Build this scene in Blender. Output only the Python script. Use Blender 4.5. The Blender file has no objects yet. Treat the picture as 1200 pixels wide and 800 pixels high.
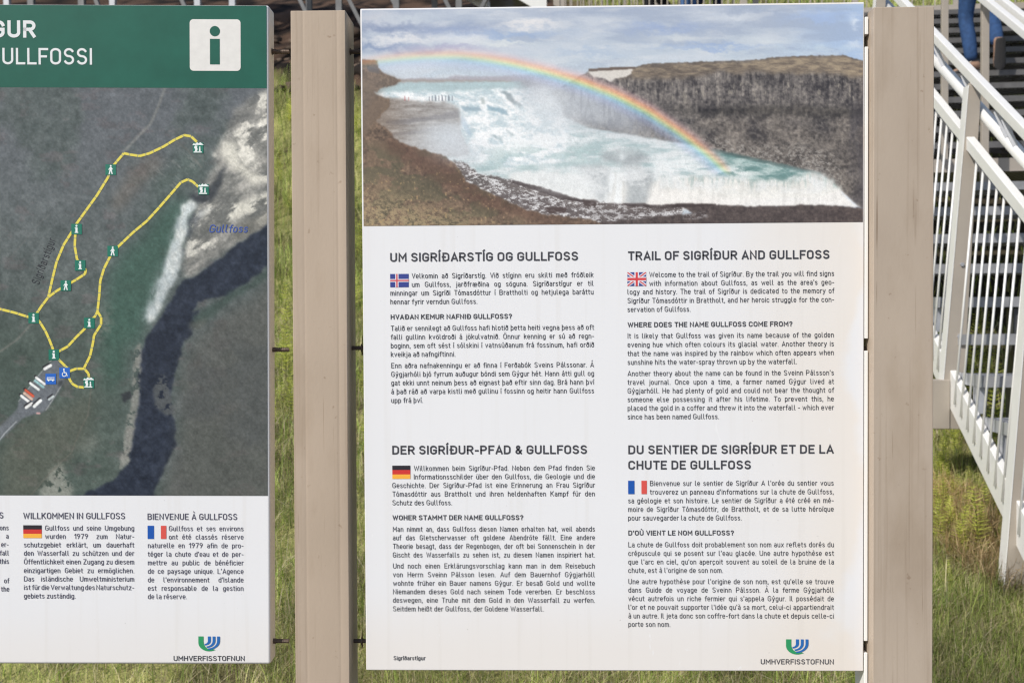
import bpy, bmesh, math, random, unicodedata
import numpy as np
from mathutils import Vector, Matrix

random.seed(7)
RNG = np.random.default_rng(11)
S = bpy.context.scene
COL = S.collection

# ---------------------------------------------------------------- camera
EYE = np.array([0.0, 0.0, 1.5])
F_PX = 1167.0                                   # focal length in photo pixels (photo 1200 wide)
YAW, PITCH, ROLL = -0.022673, -0.020330, -0.0059275
_fw = np.array([math.sin(YAW) * math.cos(PITCH), math.cos(YAW) * math.cos(PITCH), math.sin(PITCH)])
_r0 = np.cross(_fw, [0, 0, 1]); _r0 /= np.linalg.norm(_r0)
_u0 = np.cross(_r0, _fw)
CR = _r0 * math.cos(ROLL) + _u0 * math.sin(ROLL)
CU = -_r0 * math.sin(ROLL) + _u0 * math.cos(ROLL)
cam_d = bpy.data.cameras.new('camera')
cam = bpy.data.objects.new('camera', cam_d); COL.objects.link(cam)
cam_d.sensor_width = 36.0
cam_d.lens = 36.0 * F_PX / 1200.0
cam_d.clip_start = 0.05; cam_d.clip_end = 1000
cam_d.dof.use_dof = True
cam_d.dof.focus_distance = 1.65
cam_d.dof.aperture_fstop = 9.0
cam.matrix_world = Matrix(((CR[0], CU[0], -_fw[0], EYE[0]), (CR[1], CU[1], -_fw[1], EYE[1]),
                           (CR[2], CU[2], -_fw[2], EYE[2]), (0, 0, 0, 1)))
S.camera = cam

# ---------------------------------------------------------------- sky, sun, exposure
SUN = Vector((-0.55, -0.54, 0.64)).normalized()  # towards the sun
W = bpy.data.worlds.new('World'); S.world = W; W.use_nodes = True
nt = W.node_tree
sky = nt.nodes.new('ShaderNodeTexSky'); sky.sky_type = 'NISHITA'; sky.sun_disc = False
sky.sun_elevation = math.asin(SUN.z)
sky.sun_rotation = math.atan2(SUN.x, SUN.y)
sky.air_density = 1.0; sky.dust_density = 1.0; sky.ozone_density = 1.0
bg = nt.nodes['Background']; bg.inputs[1].default_value = 0.112
nt.links.new(sky.outputs[0], bg.inputs[0])
sl = bpy.data.lights.new('sun', 'SUN'); so = bpy.data.objects.new('sun', sl); COL.objects.link(so)
sl.energy = 4.2; sl.angle = math.radians(0.5); sl.color = (1.0, 0.955, 0.89)
so.rotation_euler = SUN.to_track_quat('Z', 'Y').to_euler()
S.cycles.filter_width = 1.25
S.view_settings.view_transform = 'Standard'; S.view_settings.look = 'None'
S.view_settings.exposure = 0.0; S.view_settings.gamma = 1.0

# ---------------------------------------------------------------- helpers
def lin(c):
    a = np.asarray(c, float) / 255.0
    return np.where(a <= 0.04045, a / 12.92, ((a + 0.055) / 1.055) ** 2.4)

def ray(px, py):
    return CR * ((px - 600) / F_PX) - CU * ((py - 400) / F_PX) + _fw

def tag(o, label=None, cat=None, group=None, kind=None):
    if label: o['label'] = label
    if cat: o['category'] = cat
    if group: o['group'] = group
    if kind: o['kind'] = kind
    return o

def empty(name, loc, rot=(0, 0, 0)):
    o = bpy.data.objects.new(name, None); COL.objects.link(o)
    o.location = loc; o.rotation_euler = rot; o.empty_display_size = 0.1
    return o

class MB:
    """collects shapes and links them as ONE mesh object"""
    def __init__(s): s.v = []; s.f = []; s.m = []; s.mi = 0
    def add(s, vs, fs):
        b = len(s.v); s.v += [tuple(map(float, v)) for v in vs]
        for f in fs: s.f.append(tuple(i + b for i in f)); s.m.append(s.mi)
        return s
    def box(s, x0, x1, y0, y1, z0, z1):
        return s.hexa([(x0, y0, z0), (x1, y0, z0), (x1, y1, z0), (x0, y1, z0),
                       (x0, y0, z1), (x1, y0, z1), (x1, y1, z1), (x0, y1, z1)])
    def hexa(s, p):
        return s.add(p, [(0, 3, 2, 1), (4, 5, 6, 7), (0, 1, 5, 4), (1, 2, 6, 5), (2, 3, 7, 6), (3, 0, 4, 7)])
    def bar(s, a, b, w, h, up=(0, 0, 1)):
        a = Vector(a); b = Vector(b); d = (b - a).normalized()
        u = Vector(up); x = d.cross(u)
        if x.length < 1e-4: x = d.cross(Vector((0, 1, 0)))
        x.normalize(); y = x.cross(d).normalized()
        c = [(-w / 2, -h / 2), (w / 2, -h / 2), (w / 2, h / 2), (-w / 2, h / 2)]
        return s.hexa([a + x * i + y * j for i, j in c] + [b + x * i + y * j for i, j in c])
    def tube(s, a, b, r, r2=None, n=10):
        a = Vector(a); b = Vector(b); d = (b - a).normalized(); r2 = r if r2 is None else r2
        x = d.cross(Vector((0, 0, 1)))
        if x.length < 1e-3: x = d.cross(Vector((0, 1, 0)))
        x.normalize(); y = d.cross(x)
        vs = [a + (x * math.cos(t) + y * math.sin(t)) * r for t in np.linspace(0, 2 * math.pi, n, False)]
        vs += [b + (x * math.cos(t) + y * math.sin(t)) * r2 for t in np.linspace(0, 2 * math.pi, n, False)]
        fs = [(i, (i + 1) % n, n + (i + 1) % n, n + i) for i in range(n)]
        fs += [tuple(range(n))[::-1], tuple(range(n, 2 * n))]
        return s.add(vs, fs)
    def build(s, name, mat, parent=None, bevel=0, seg=2, smooth=False):
        me = bpy.data.meshes.new(name); me.from_pydata(s.v, [], s.f); me.update()
        bm = bmesh.new(); bm.from_mesh(me)
        bmesh.ops.recalc_face_normals(bm, faces=bm.faces); bm.to_mesh(me); bm.free()
        for m in (mat if isinstance(mat, (list, tuple)) else [mat]): me.materials.append(m)
        if isinstance(mat, (list, tuple)): me.polygons.foreach_set('material_index', s.m)
        if smooth: me.polygons.foreach_set('use_smooth', [True] * len(me.polygons))
        o = bpy.data.objects.new(name, me); COL.objects.link(o)
        if parent: o.parent = parent
        if bevel:
            b = o.modifiers.new('bevel', 'BEVEL'); b.width = bevel; b.segments = seg; b.limit_method = 'ANGLE'
            b.harden_normals = False
            if seg > 1: me.polygons.foreach_set('use_smooth', [True] * len(me.polygons)); sm = o.modifiers.new('wn', 'WEIGHTED_NORMAL')
        return o

def fastmesh(name, V, F, mat, parent=None, colors=None, smooth=False):
    """V (n,3), F (m,k) arrays"""
    me = bpy.data.meshes.new(name); V = np.asarray(V, np.float32); F = np.asarray(F, np.int32)
    k = F.shape[1]
    me.vertices.add(len(V)); me.vertices.foreach_set('co', V.ravel())
    me.loops.add(F.size); me.loops.foreach_set('vertex_index', F.ravel())
    me.polygons.add(len(F)); me.polygons.foreach_set('loop_start', np.arange(0, F.size, k, dtype=np.int32))
    if smooth: me.polygons.foreach_set('use_smooth', np.ones(len(F), bool))
    me.update(calc_edges=True)
    if colors is not None:
        ca = me.color_attributes.new('Col', 'FLOAT_COLOR', 'POINT')
        c4 = np.ones((len(V), 4), np.float32); c4[:, :3] = colors
        ca.data.foreach_set('color', c4.ravel())
    me.materials.append(mat)
    o = bpy.data.objects.new(name, me); COL.objects.link(o)
    if parent: o.parent = parent
    return o

# ---------------------------------------------------------------- materials
def mat(name, col, rough=0.6, metal=0.0, var=0.0, vscale=20.0, bump=0.0, spec=0.5, stretch=None, col2=None, coord='Object'):
    m = bpy.data.materials.new(name); m.use_nodes = True; t = m.node_tree; p = t.nodes['Principled BSDF']
    p.inputs['Roughness'].default_value = rough; p.inputs['Metallic'].default_value = metal
    p.inputs['Specular IOR Level'].default_value = spec
    c = tuple(col) + (1,)
    p.inputs['Base Color'].default_value = c
    if var or bump:
        tc = t.nodes.new('ShaderNodeTexCoord'); mp = t.nodes.new('ShaderNodeMapping')
        t.links.new(tc.outputs[coord], mp.inputs[0])
        if stretch: mp.inputs['Scale'].default_value = stretch
        n = t.nodes.new('ShaderNodeTexNoise'); n.inputs['Scale'].default_value = vscale; n.inputs['Detail'].default_value = 6
        n.inputs['Roughness'].default_value = 0.62
        t.links.new(mp.outputs[0], n.inputs['Vector'])
        if var:
            r = t.nodes.new('ShaderNodeValToRGB'); r.color_ramp.elements[0].position = 0.3; r.color_ramp.elements[1].position = 0.7
            d = col2 if col2 is not None else tuple(x * (1 - var) for x in col)
            r.color_ramp.elements[0].color = tuple(d) + (1,); r.color_ramp.elements[1].color = c
            t.links.new(n.outputs['Fac'], r.inputs[0]); t.links.new(r.outputs[0], p.inputs['Base Color'])
        if bump:
            b = t.nodes.new('ShaderNodeBump'); b.inputs['Strength'].default_value = bump; b.inputs['Distance'].default_value = 0.01
            t.links.new(n.outputs['Fac'], b.inputs['Height']); t.links.new(b.outputs[0], p.inputs['Normal'])
    return m

def mat_attr(name, rough=0.5, spec=0.4, trans=0.0):
    m = bpy.data.materials.new(name); m.use_nodes = True; t = m.node_tree; p = t.nodes['Principled BSDF']
    a = t.nodes.new('ShaderNodeVertexColor'); a.layer_name = 'Col'
    t.links.new(a.outputs[0], p.inputs['Base Color'])
    p.inputs['Roughness'].default_value = rough; p.inputs['Specular IOR Level'].default_value = spec
    if trans:
        tr = t.nodes.new('ShaderNodeBsdfTranslucent'); mx = t.nodes.new('ShaderNodeMixShader'); mx.inputs[0].default_value = trans
        t.links.new(a.outputs[0], tr.inputs[0]); t.links.new(p.outputs[0], mx.inputs[1]); t.links.new(tr.outputs[0], mx.inputs[2])
        t.links.new(mx.outputs[0], t.nodes['Material Output'].inputs[0])
    return m

# ---------------------------------------------------------------- a stroke lettering face (uniform strokes, rounded rectangles)
X_ = 0.70
G = {  # strokes in centre-line coordinates, cap height 1; "a:cx,cy,rx,ry,start,end" is an arc
 'A': "0,0 .27,1 .54,0;.08,.27 .46,.27", 'B': "0,0 0,1 .27,1 a:.27,.76,.2,.24,90,-90 0,.52;.27,.52 a:.27,.26,.23,.26,90,-90 0,0",
 'C': "a:.25,.75,.25,.25,8,180 a:.25,.25,.25,.25,180,352", 'D': "0,0 0,1 .22,1 a:.22,.72,.28,.28,90,0 a:.22,.28,.28,.28,0,-90 0,0",
 'E': ".43,1 0,1 0,0 .43,0;0,.51 .36,.51", 'F': ".43,1 0,1 0,0;0,.49 .36,.49",
 'G': "a:.25,.75,.25,.25,12,180 a:.25,.25,.25,.25,180,360 .5,.47 .28,.47", 'H': "0,0 0,1;.5,0 .5,1;0,.51 .5,.51", 'I': "0,0 0,1",
 'J': "a:.2,.2,.2,.2,195,360 .4,1", 'K': "0,0 0,1;.47,1 .02,.42;.17,.62 .5,0", 'L': "0,1 0,0 .41,0",
 'M': "0,0 0,1 .31,.34 .62,1 .62,0", 'N': "0,0 0,1 .5,0 .5,1", 'O': "a:.25,.75,.25,.25,0,180 a:.25,.25,.25,.25,180,360 .5,.75",
 'P': "0,0 0,1 .27,1 a:.27,.73,.22,.27,90,-90 0,.46", 'R': "0,0 0,1 .27,1 a:.27,.74,.21,.26,90,-90 0,.48;.25,.46 .48,0",
 'S': "a:.235,.755,.225,.245,28,270 a:.235,.255,.235,.255,90,-152", 'T': "0,1 .48,1;.24,1 .24,0",
 'U': "0,1 a:.25,.25,.25,.25,180,360 .5,1", 'V': "0,1 .26,0 .52,1", 'W': "0,1 .2,0 .4,.9 .6,0 .8,1", 'Y': "0,1 .26,.45 .52,1;.26,.45 .26,0",
 'Z': "0,1 .45,1 0,0 .45,0", 'X': "0,0 .5,1;0,1 .5,0", 'Q': "a:.25,.75,.25,.25,0,180 a:.25,.25,.25,.25,180,360 .5,.75;.3,.22 .5,0",
 'Ð': ".08,0 .08,1 .30,1 a:.30,.72,.28,.28,90,0 a:.30,.28,.28,.28,0,-90 .08,0;0,.51 .24,.51",
 'a': "a:.17,.55,.17,.17,140,0 .34,0;.34,.39 a:.15,.195,.16,.195,90,270 .34,0", 'b': "0,0 0,1;a:.18,.52,.18,.18,0,180 a:.18,.18,.18,.18,180,360 .36,.52",
 'c': "a:.18,.52,.18,.18,10,180 a:.18,.18,.18,.18,180,350", 'd': ".36,0 .36,1;a:.18,.52,.18,.18,0,180 a:.18,.18,.18,.18,180,360 .36,.52",
 'e': "0,.35 .36,.35 a:.18,.53,.18,.19,0,180 a:.18,.18,.18,.18,180,318", 'f': "a:.23,.84,.13,.16,75,180 .1,0;-.03,.66 .23,.66",
 'g': "a:.18,.52,.18,.18,0,180 a:.18,.18,.18,.18,180,360 .36,.52;.36,.7 a:.18,-.08,.18,.18,0,-145", 'h': "0,0 0,1;0,.5 a:.18,.52,.18,.18,180,0 .36,0",
 'ı': "0,0 0,.7", 'i': "0,0 0,.7;0,.95 0,.955", 'j': ".06,.7 a:-.05,-.12,.11,.14,0,-80;.06,.95 .06,.955", 'k': "0,0 0,1;.33,.7 .01,.27;.12,.40 .35,0",
 'l': "0,1 a:.13,.13,.13,.13,180,275", 'm': "0,0 0,.7;0,.53 a:.15,.55,.15,.15,180,0 .3,0;.3,.53 a:.45,.55,.15,.15,180,0 .6,0",
 'n': "0,0 0,.7;0,.5 a:.18,.52,.18,.18,180,0 .36,0", 'o': "a:.18,.52,.18,.18,0,180 a:.18,.18,.18,.18,180,360 .36,.52",
 'p': "0,-.26 0,.7;a:.18,.52,.18,.18,0,180 a:.18,.18,.18,.18,180,360 .36,.52", 'q': ".36,-.26 .36,.7;a:.18,.52,.18,.18,0,180 a:.18,.18,.18,.18,180,360 .36,.52",
 'r': "0,0 0,.7;0,.48 a:.17,.53,.17,.17,180,70", 's': "a:.16,.535,.15,.165,30,270 a:.16,.185,.16,.185,90,-150",
 't': ".22,0 a:.2,.13,.12,.13,270,180 .08,.92;-.03,.68 .22,.68", 'u': "0,.7 a:.18,.18,.18,.18,180,360;.36,0 .36,.7",
 'v': "0,.7 .19,0 .38,.7", 'w': "0,.7 .15,0 .3,.64 .45,0 .6,.7", 'x': "0,0 .36,.7;0,.7 .36,0", 'y': "0,.7 .19,0;.38,.7 .12,-.26 .02,-.26",
 'z': "0,.7 .34,.7 0,0 .34,0", 'æ': "a:.17,.53,.17,.17,150,0 .34,0;.34,.40 a:.165,.2,.165,.2,90,270 .34,0;.34,.36 .68,.36 a:.51,.52,.17,.18,0,180;.34,.18 a:.51,.18,.17,.18,180,325",
 'ð': "a:.18,.46,.18,.18,0,180 a:.18,.18,.18,.18,180,360 .36,.52 .30,.78 .12,1;.06,.80 .34,.92", 'þ': "0,-.26 0,1;a:.18,.52,.18,.18,0,180 a:.18,.18,.18,.18,180,360 .36,.52",
 'ß': "0,0 a:.17,.83,.17,.17,180,-70 .2,.6;.2,.62 a:.19,.31,.19,.31,90,-100 .1,0", '1': ".0,.78 .22,1 .22,0", '7': "0,1 .44,1 .15,0",
 '9': "a:.22,.75,.22,.25,0,360;.44,.75 .43,.62 .16,0", '.': "0,0 0,.005", ',': ".02,.03 -.03,-.14", '-': "0,.38 .22,.38", '–': "0,.38 .3,.38",
 "'": "0,1 -.02,.78", '?': "a:.19,.77,.19,.23,165,-40 .19,.42 .19,.30;.19,0 .19,.005", '&': ".5,0 .08,.72 a:.21,.83,.13,.17,180,20 a:.2,.5,.1,.1,45,46 .06,.38 a:.2,.2,.18,.2,150,320 .5,.42",
}
ACC = {'\u0301': ".03,0 .11,.12", '\u0300': ".13,0 0,.16", '\u0302': "-.03,0 .07,.15 .17,0", '\u0308': "-.03,.05 -.03,.055;.17,.05 .17,.055", '\u0327': ".02,.02 .05,-.1 -.06,-.16"}
_gc = {}
def glyph(ch, seg):
    """list of (points) strokes, width of the centre-line box"""
    key = (ch, seg)
    if key in _gc: return _gc[key]
    d = unicodedata.normalize('NFD', ch) if ch not in G else ch
    base, marks = d[0], d[1:]
    if base == 'i' and any(m in '\u0301\u0300\u0302\u0308' for m in marks): base = 'ı'
    def parse(sp):
        out = []
        for st in sp.split(';'):
            pts = []
            for tok in st.split():
                if tok.startswith('a:'):
                    cx, cy, rx, ry, a0, a1 = map(float, tok[2:].split(','))
                    n = max(2, int(abs(a1 - a0) / 90 * seg + .5))
                    for k in range(n + 1):
                        t = math.radians(a0 + (a1 - a0) * k / n); pts.append((cx + rx * math.cos(t), cy + ry * math.sin(t)))
                else: pts.append(tuple(map(float, tok.split(','))))
            q = [pts[0]]
            for p in pts[1:]:
                if math.hypot(p[0] - q[-1][0], p[1] - q[-1][1]) > 1e-3: q.append(p)
            out.append(q)
        return out
    st = parse(G[base]); wd = max(p[0] for s_ in st for p in s_)
    if base in 'fjt': wd = {'f': .2, 'j': .06, 't': .2}[base]
    for m in marks:
        top = 1.27 if base.isupper() else 0.93
        for s_ in parse(ACC[m]):
            dx = wd / 2 - .06; dy = 0 if m == '\u0327' else top
            st.append([(p[0] + dx, p[1] + dy) for p in s_])
    _gc[key] = (st, wd); return st, wd

def ribbon(pts, w, closed):
    P = [Vector(p) for p in pts]
    if closed: P = P[:-1]
    n = len(P); h = w / 2
    if not closed:
        P[0] = P[0] + (P[0] - P[1]).normalized() * h; P[-1] = P[-1] + (P[-1] - P[-2]).normalized() * h
    L = []; R = []
    for i in range(n):
        a = P[i - 1] if (i > 0 or closed) else None; b = P[(i + 1) % n] if (i < n - 1 or closed) else None
        d1 = (P[i] - a).normalized() if a is not None else None; d2 = (b - P[i]).normalized() if b is not None else None
        if d1 is None: d1 = d2
        if d2 is None: d2 = d1
        n1 = Vector((-d1.y, d1.x)); n2 = Vector((-d2.y, d2.x)); m = n1 + n2
        if m.length < 0.3: m = n1; k = h
        else: m.normalize(); k = min(h / max(m.dot(n1), .1), h * 2.2)
        L.append(P[i] + m * k); R.append(P[i] - m * k)
    return L, R

def text_strokes(txt, w, xs, seg):
    """[(stroke list, x offset)], natural width (outer) in cap units, number of blanks"""
    x = 0; out = []; sp = 0
    for i, ch in enumerate(txt):
        ch = {'’': "'"}.get(ch, ch)
        if ch == ' ': x += 0.30 * xs; sp += 1; out.append(None); continue
        st, wd = glyph(ch, seg)
        out.append((st, x)); x += wd * xs + w + (.155 if ch not in "TYVLAFry" else .115) * (xs * .5 + .5)
    return out, x - .15, sp

class Lettering:
    """letters laid out in a board's own plane: local x to the right, z up"""
    def __init__(s): s.V = []; s.F = []
    def line(s, txt, x0, z0, cap, w=.14, xs=1.0, x1=None, fit='space', seg=3, lift=0.0006, ang=0.0, slant=0.0, right=False):
        st, wd, sp = text_strokes(txt, w, xs, seg); extra = 0
        if x1 is not None:
            need = (x1 - x0) / cap
            if fit == 'space' and sp: extra = (need - wd) / sp
            else:
                for _ in range(6):
                    _, wd2, _ = text_strokes(txt, w, xs, seg); xs *= (need - w * len(txt)) / max(wd2 - w * len(txt), .01)
                st, wd, sp = text_strokes(txt, w, xs, seg)
        if right: x0 = x0 - wd * cap
        ca, sa = math.cos(ang), math.sin(ang); dx = 0
        for it in st:
            if it is None: dx += extra; continue
            strokes, ox = it
            for k, pts in enumerate(strokes):
                q = [(p[0] * xs, p[1] * (1 - w)) for p in pts]
                closed = len(q) > 3 and math.hypot(q[0][0] - q[-1][0], q[0][1] - q[-1][1]) < 1e-3
                Lp, Rp = ribbon(q, w, closed)
                b = len(s.V); n = len(Lp)
                for side in (Lp, Rp):
                    for p in side:
                        gx = (p[0] + w / 2 + ox + dx); gy = p[1] + w / 2; gx += slant * gy
                        gx *= cap; gy *= cap
                        s.V.append((x0 + gx * ca - gy * sa, -lift - 0.00003 * k, z0 + gx * sa + gy * ca))
                for i in range(n if closed else n - 1):
                    j = (i + 1) % n; s.F.append((b + i, b + n + i, b + n + j, b + j))
        return xs
    def build(s, name, m, parent):
        o = fastmesh(name, s.V, s.F, m, parent); return o

# ---------------------------------------------------------------- printed pictures: painted by code into the ink colour of a fine sheet
def _lat(seed): return np.random.default_rng(seed).random((128, 128))
def vnoise(x, y, seed):
    L = _lat(seed); xi = np.floor(x).astype(int); yi = np.floor(y).astype(int); fx = x - xi; fy = y - yi
    fx = fx * fx * (3 - 2 * fx); fy = fy * fy * (3 - 2 * fy)
    g = lambda a, b: L[a % 128, b % 128]
    return (g(xi, yi) * (1 - fx) + g(xi + 1, yi) * fx) * (1 - fy) + (g(xi, yi + 1) * (1 - fx) + g(xi + 1, yi + 1) * fx) * fy
def fbm(x, y, seed, oct=5, gain=.55):
    s = 0; a = 1; t = 0
    for k in range(oct): s = s + a * vnoise(x * 2 ** k + 17 * k, y * 2 ** k + 31 * k, seed + k); t += a; a *= gain
    return s / t
def inpoly(x, y, pts):
    ins = np.zeros(x.shape, bool); n = len(pts)
    for i in range(n):
        x0, y0 = pts[i]; x1, y1 = pts[(i + 1) % n]
        if y0 == y1: continue
        c = ((y0 > y) != (y1 > y)) & (x < (x1 - x0) * (y - y0) / (y1 - y0) + x0); ins ^= c
    return ins
def blur(m, r):
    m = m.astype(float)
    if r <= 0: return m
    k = np.exp(-0.5 * (np.arange(-int(3 * r) - 1, int(3 * r) + 2) / r) ** 2); k /= k.sum(); h = len(k) // 2
    for ax in (0, 1):
        p = np.pad(m, [(h, h) if a == ax else (0, 0) for a in (0, 1)], mode='edge')
        m = sum(kk * (p[i:i + m.shape[0], :] if ax == 0 else p[:, i:i + m.shape[1]]) for i, kk in enumerate(k))
    return m
def sstep(a, b, x): t = np.clip((x - a) / (b - a), 0, 1); return t * t * (3 - 2 * t)

class Paint:
    def __init__(s, x, y, step): s.x = x; s.y = y; s.st = step; s.c = np.zeros(x.shape + (3,)) + 128.
    def mask(s, pts, soft=.7, ragged=0, scale=6, seed=3):
        x, y = s.x, s.y
        if ragged:
            x = x + (fbm(s.x / scale, s.y / scale, seed) - .5) * 2 * ragged; y = y + (fbm(s.x / scale, s.y / scale, seed + 50) - .5) * 2 * ragged
        return blur(inpoly(x, y, pts), soft / s.st)
    def over(s, col, m): s.c += (np.asarray(col, float) - s.c) * np.clip(m, 0, 1)[..., None]
    def mul(s, f): s.c *= f[..., None]
    def seg(s, pts, w, col, soft=.5, a=1.0):
        d = np.full(s.x.shape, 1e9)
        for (x0, y0), (x1, y1) in zip(pts[:-1], pts[1:]):
            L2 = (x1 - x0) ** 2 + (y1 - y0) ** 2 + 1e-9; t = np.clip(((s.x - x0) * (x1 - x0) + (s.y - y0) * (y1 - y0)) / L2, 0, 1)
            d = np.minimum(d, np.hypot(s.x - x0 - t * (x1 - x0), s.y - y0 - t * (y1 - y0)))
        s.over(col, a * (1 - sstep(w / 2 - soft, w / 2 + soft, d)))

def paint_waterfall(x, y, step):
    P = Paint(x, y, step); one = np.ones_like(x)
    lerp = lambda a, b, t: np.asarray(a, float) + (np.asarray(b, float) - np.asarray(a, float)) * t[..., None]
    # cloudy sky
    t = sstep(0, 92, y); P.c = lerp((172, 182, 199), (192, 203, 213), t)
    P.over((160, 186, 222), .75 * sstep(900, 1010, x + (y - 40) * .5))
    n1 = fbm(x / 70 + .3 * fbm(x / 30, y / 14, 91), y / 15, 5); n2 = fbm(x / 40 + 9, y / 9, 21)
    P.over((208, 213, 220), .55 * sstep(.48, .70, n1) * (1 - .4 * sstep(880, 1000, x)))
    P.over((150, 163, 186), .45 * sstep(.50, .34, n1) * sstep(95, 60, y))
    P.over((220, 221, 222), .30 * sstep(.54, .74, n2))
    def streak(cx, cy, rx, ry, col, a):
        w = 1.5 * (fbm(x / 16, y / 9, int(cx) % 40 + 60, 5, .65) - .5)
        d = ((x - cx) / rx) ** 2 + ((y - cy + w * 14) / ry) ** 2; P.over(col, a * np.exp(-d * 1.2))
    for k in [(455, 34, 70, 8, (128, 142, 172), .85), (530, 37, 60, 6, (140, 155, 188), .7), (470, 47, 60, 6, (222, 222, 224), .9), (545, 45, 35, 7, (216, 220, 226), .8),
              (445, 56, 55, 5, (128, 146, 178), .8), (520, 57, 60, 4, (160, 160, 190), .6), (620, 28, 40, 4, (226, 224, 224), .9), (600, 40, 60, 4, (150, 172, 205), .7),
              (590, 49, 40, 3.5, (218, 222, 222), .7), (440, 20, 40, 8, (196, 198, 206), .7), (480, 22, 40, 7, (200, 208, 216), .7), (780, 34, 50, 6, (150, 168, 202), .8),
              (795, 46, 40, 6, (206, 212, 216), .7), (840, 55, 70, 3, (150, 172, 208), .7), (860, 20, 30, 6, (208, 214, 222), .7), (690, 62, 50, 4, (166, 184, 206), .6),
              (900, 48, 40, 5, (206, 214, 220), .6), (960, 20, 40, 6, (160, 184, 224), .6), (1002, 26, 6, 5, (214, 224, 236), .8), (1000, 52, 8, 4, (214, 222, 232), .6), (950, 60, 60, 5, (196, 212, 224), .6)]: streak(*k)
    # far hills, upper river
    P.over((172, 170, 178), P.mask([(455, 97), (480, 92), (522, 92), (535, 89), (570, 90), (650, 87), (700, 90), (700, 130), (455, 110)], 1, 1.5))
    P.over((160, 152, 148), P.mask([(455, 93), (500, 93.5), (600, 95), (600, 98), (455, 98)], 1, 1))
    P.over((174, 194, 198), P.mask([(440, 97), (610, 96), (640, 120), (440, 112)], 1, 1)); P.mul(1 + .12 * (fbm(x / 18, y / 2.2, 8) - .5) * P.mask([(440, 97), (610, 96), (640, 120), (440, 112)], 1))
    # right plateau and cliff
    cliff = P.mask([(640, 112), (690, 84), (742, 80), (760, 75), (850, 72), (885, 71), (905, 67.5), (950, 66), (988, 65.5), (1016, 73), (1016, 246), (1006, 242), (988, 226), (960, 205), (925, 196), (870, 185), (820, 174), (740, 160), (700, 152), (640, 146)], .7, 1.2, 5)
    vs = fbm(x / 3.2, y / 22, 31); bl = fbm(x / 26, y / 16, 33); fi = fbm(x / 3, y / 3, 35, 3)
    cc = lerp((54, 51, 54), (160, 152, 144), np.clip(.36 + 2.5 * (.22 * vs * sstep(135, 112, y) + .12 * vs + .30 * bl + .30 * fi + .26 * fbm(x / 8, y / 10, 34, 4, .7) - .49 - .08 * sstep(135, 112, y)), 0, 1))
    tal = sstep(115, 165, y + (bl - .5) * 70); cc = cc + (lerp((72, 67, 64), (158, 148, 138), np.clip(.42 + 2.4 * (.42 * fi + .30 * bl + .28 * fbm(x / 8, y / 7, 38, 4, .7) - .5), 0, 1)) - cc) * (.75 * tal)[..., None]
    band = np.exp(-((y - 130 - (x - 800) * .01 + 10 * (bl - .5)) / 7) ** 2); cc *= (1 - .30 * band * sstep(740, 860, x))[..., None]
    P.c += (cc - P.c) * cliff[..., None]
    P.over((60, 58, 66), .55 * cliff * sstep(985, 1016, x + (fbm(x / 9, y / 20, 4) - .5) * 40) * sstep(95, 130, y))
    P.over((168, 160, 146), .55 * cliff * sstep(.62, .80, fbm(x / 4, y / 9, 36)) * sstep(86, 96, y) * sstep(128, 112, y))
    # white scree at the water's edge
    P.over((180, 175, 168), .55 * cliff * sstep(.42, .72, fbm(x / 3.2, y / 2.4, 37, 3, .8)) * P.mask([(820, 158), (880, 168), (940, 170), (980, 180), (990, 228), (960, 206), (920, 198), (860, 184), (820, 174)], 4))
    # brown and tan heath on the plateau
    hb = [(690, 84), (742, 79), (760, 74), (850, 71), (885, 70), (905, 66.5), (950, 65), (988, 64.5), (1016, 72), (1016, 90), (960, 88), (900, 86), (850, 84), (800, 92), (760, 95), (742, 92)]
    m = P.mask(hb, 2.2, 7, 12); hn = fbm(x / 9, y / 3, 41); P.c += (lerp((100, 90, 82), (160, 144, 122), np.clip(1.9 * hn - .62 + .32 * sstep(850, 930, x), 0, 1)) - P.c) * (m * cliff)[..., None]
    P.over((92, 80, 72), .6 * m * cliff * sstep(3.5, 0, y - np.interp(x, [690, 742, 760, 850, 905, 988, 1016], [84, 79, 74, 71, 67, 65, 72.5])))
    P.over((214, 208, 200), P.mask([(688, 84), (742, 80.5), (740, 87), (733, 91), (724, 91), (716, 96), (704, 92), (694, 90)], .7, 1.5, 4)); P.over((104, 90, 82), P.mask([(690, 81), (720, 79), (745, 78.5), (744, 81), (690, 84)], .6))
    # river between the falls
    riv = P.mask([(560, 118), (640, 128), (690, 150), (740, 158), (820, 172), (870, 183), (925, 195), (962, 204), (985, 222), (960, 232), (780, 232), (560, 225), (520, 180)], 1.2, 1)
    wn = fbm(x / 26 + .5 * fbm(x / 12, y / 8, 71), y / 5.5, 51); rc = lerp((164, 185, 187), (220, 225, 226), np.clip(2.6 * wn - .80 + .5 * (fbm(x / 4, y / 2, 53, 3) - .5), 0, 1))
    dk = sstep(815, 850, x - (y - 180) * .2)
    rc = rc + (lerp((104, 138, 136), (178, 198, 195), np.clip(2.8 * wn - 1.05 + .9 * (fbm(x / 4, y / 2, 53, 3) - .5), 0, 1)) - rc) * dk[..., None]
    P.c += (rc - P.c) * riv[..., None]
    P.over((70, 88, 86), .6 * P.mask([(820, 171), (870, 182), (925, 194), (962, 203), (962, 205), (925, 198), (870, 186), (820, 174)], .8, .6))
    # mid-left terraces of rock
    ter = P.mask([(434, 112), (545, 117), (552, 132), (545, 150), (550, 182), (520, 184), (478, 176), (455, 166), (432, 150)], 1.4, 2); tn = fbm(x / 24, y / 3.2, 61)
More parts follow.
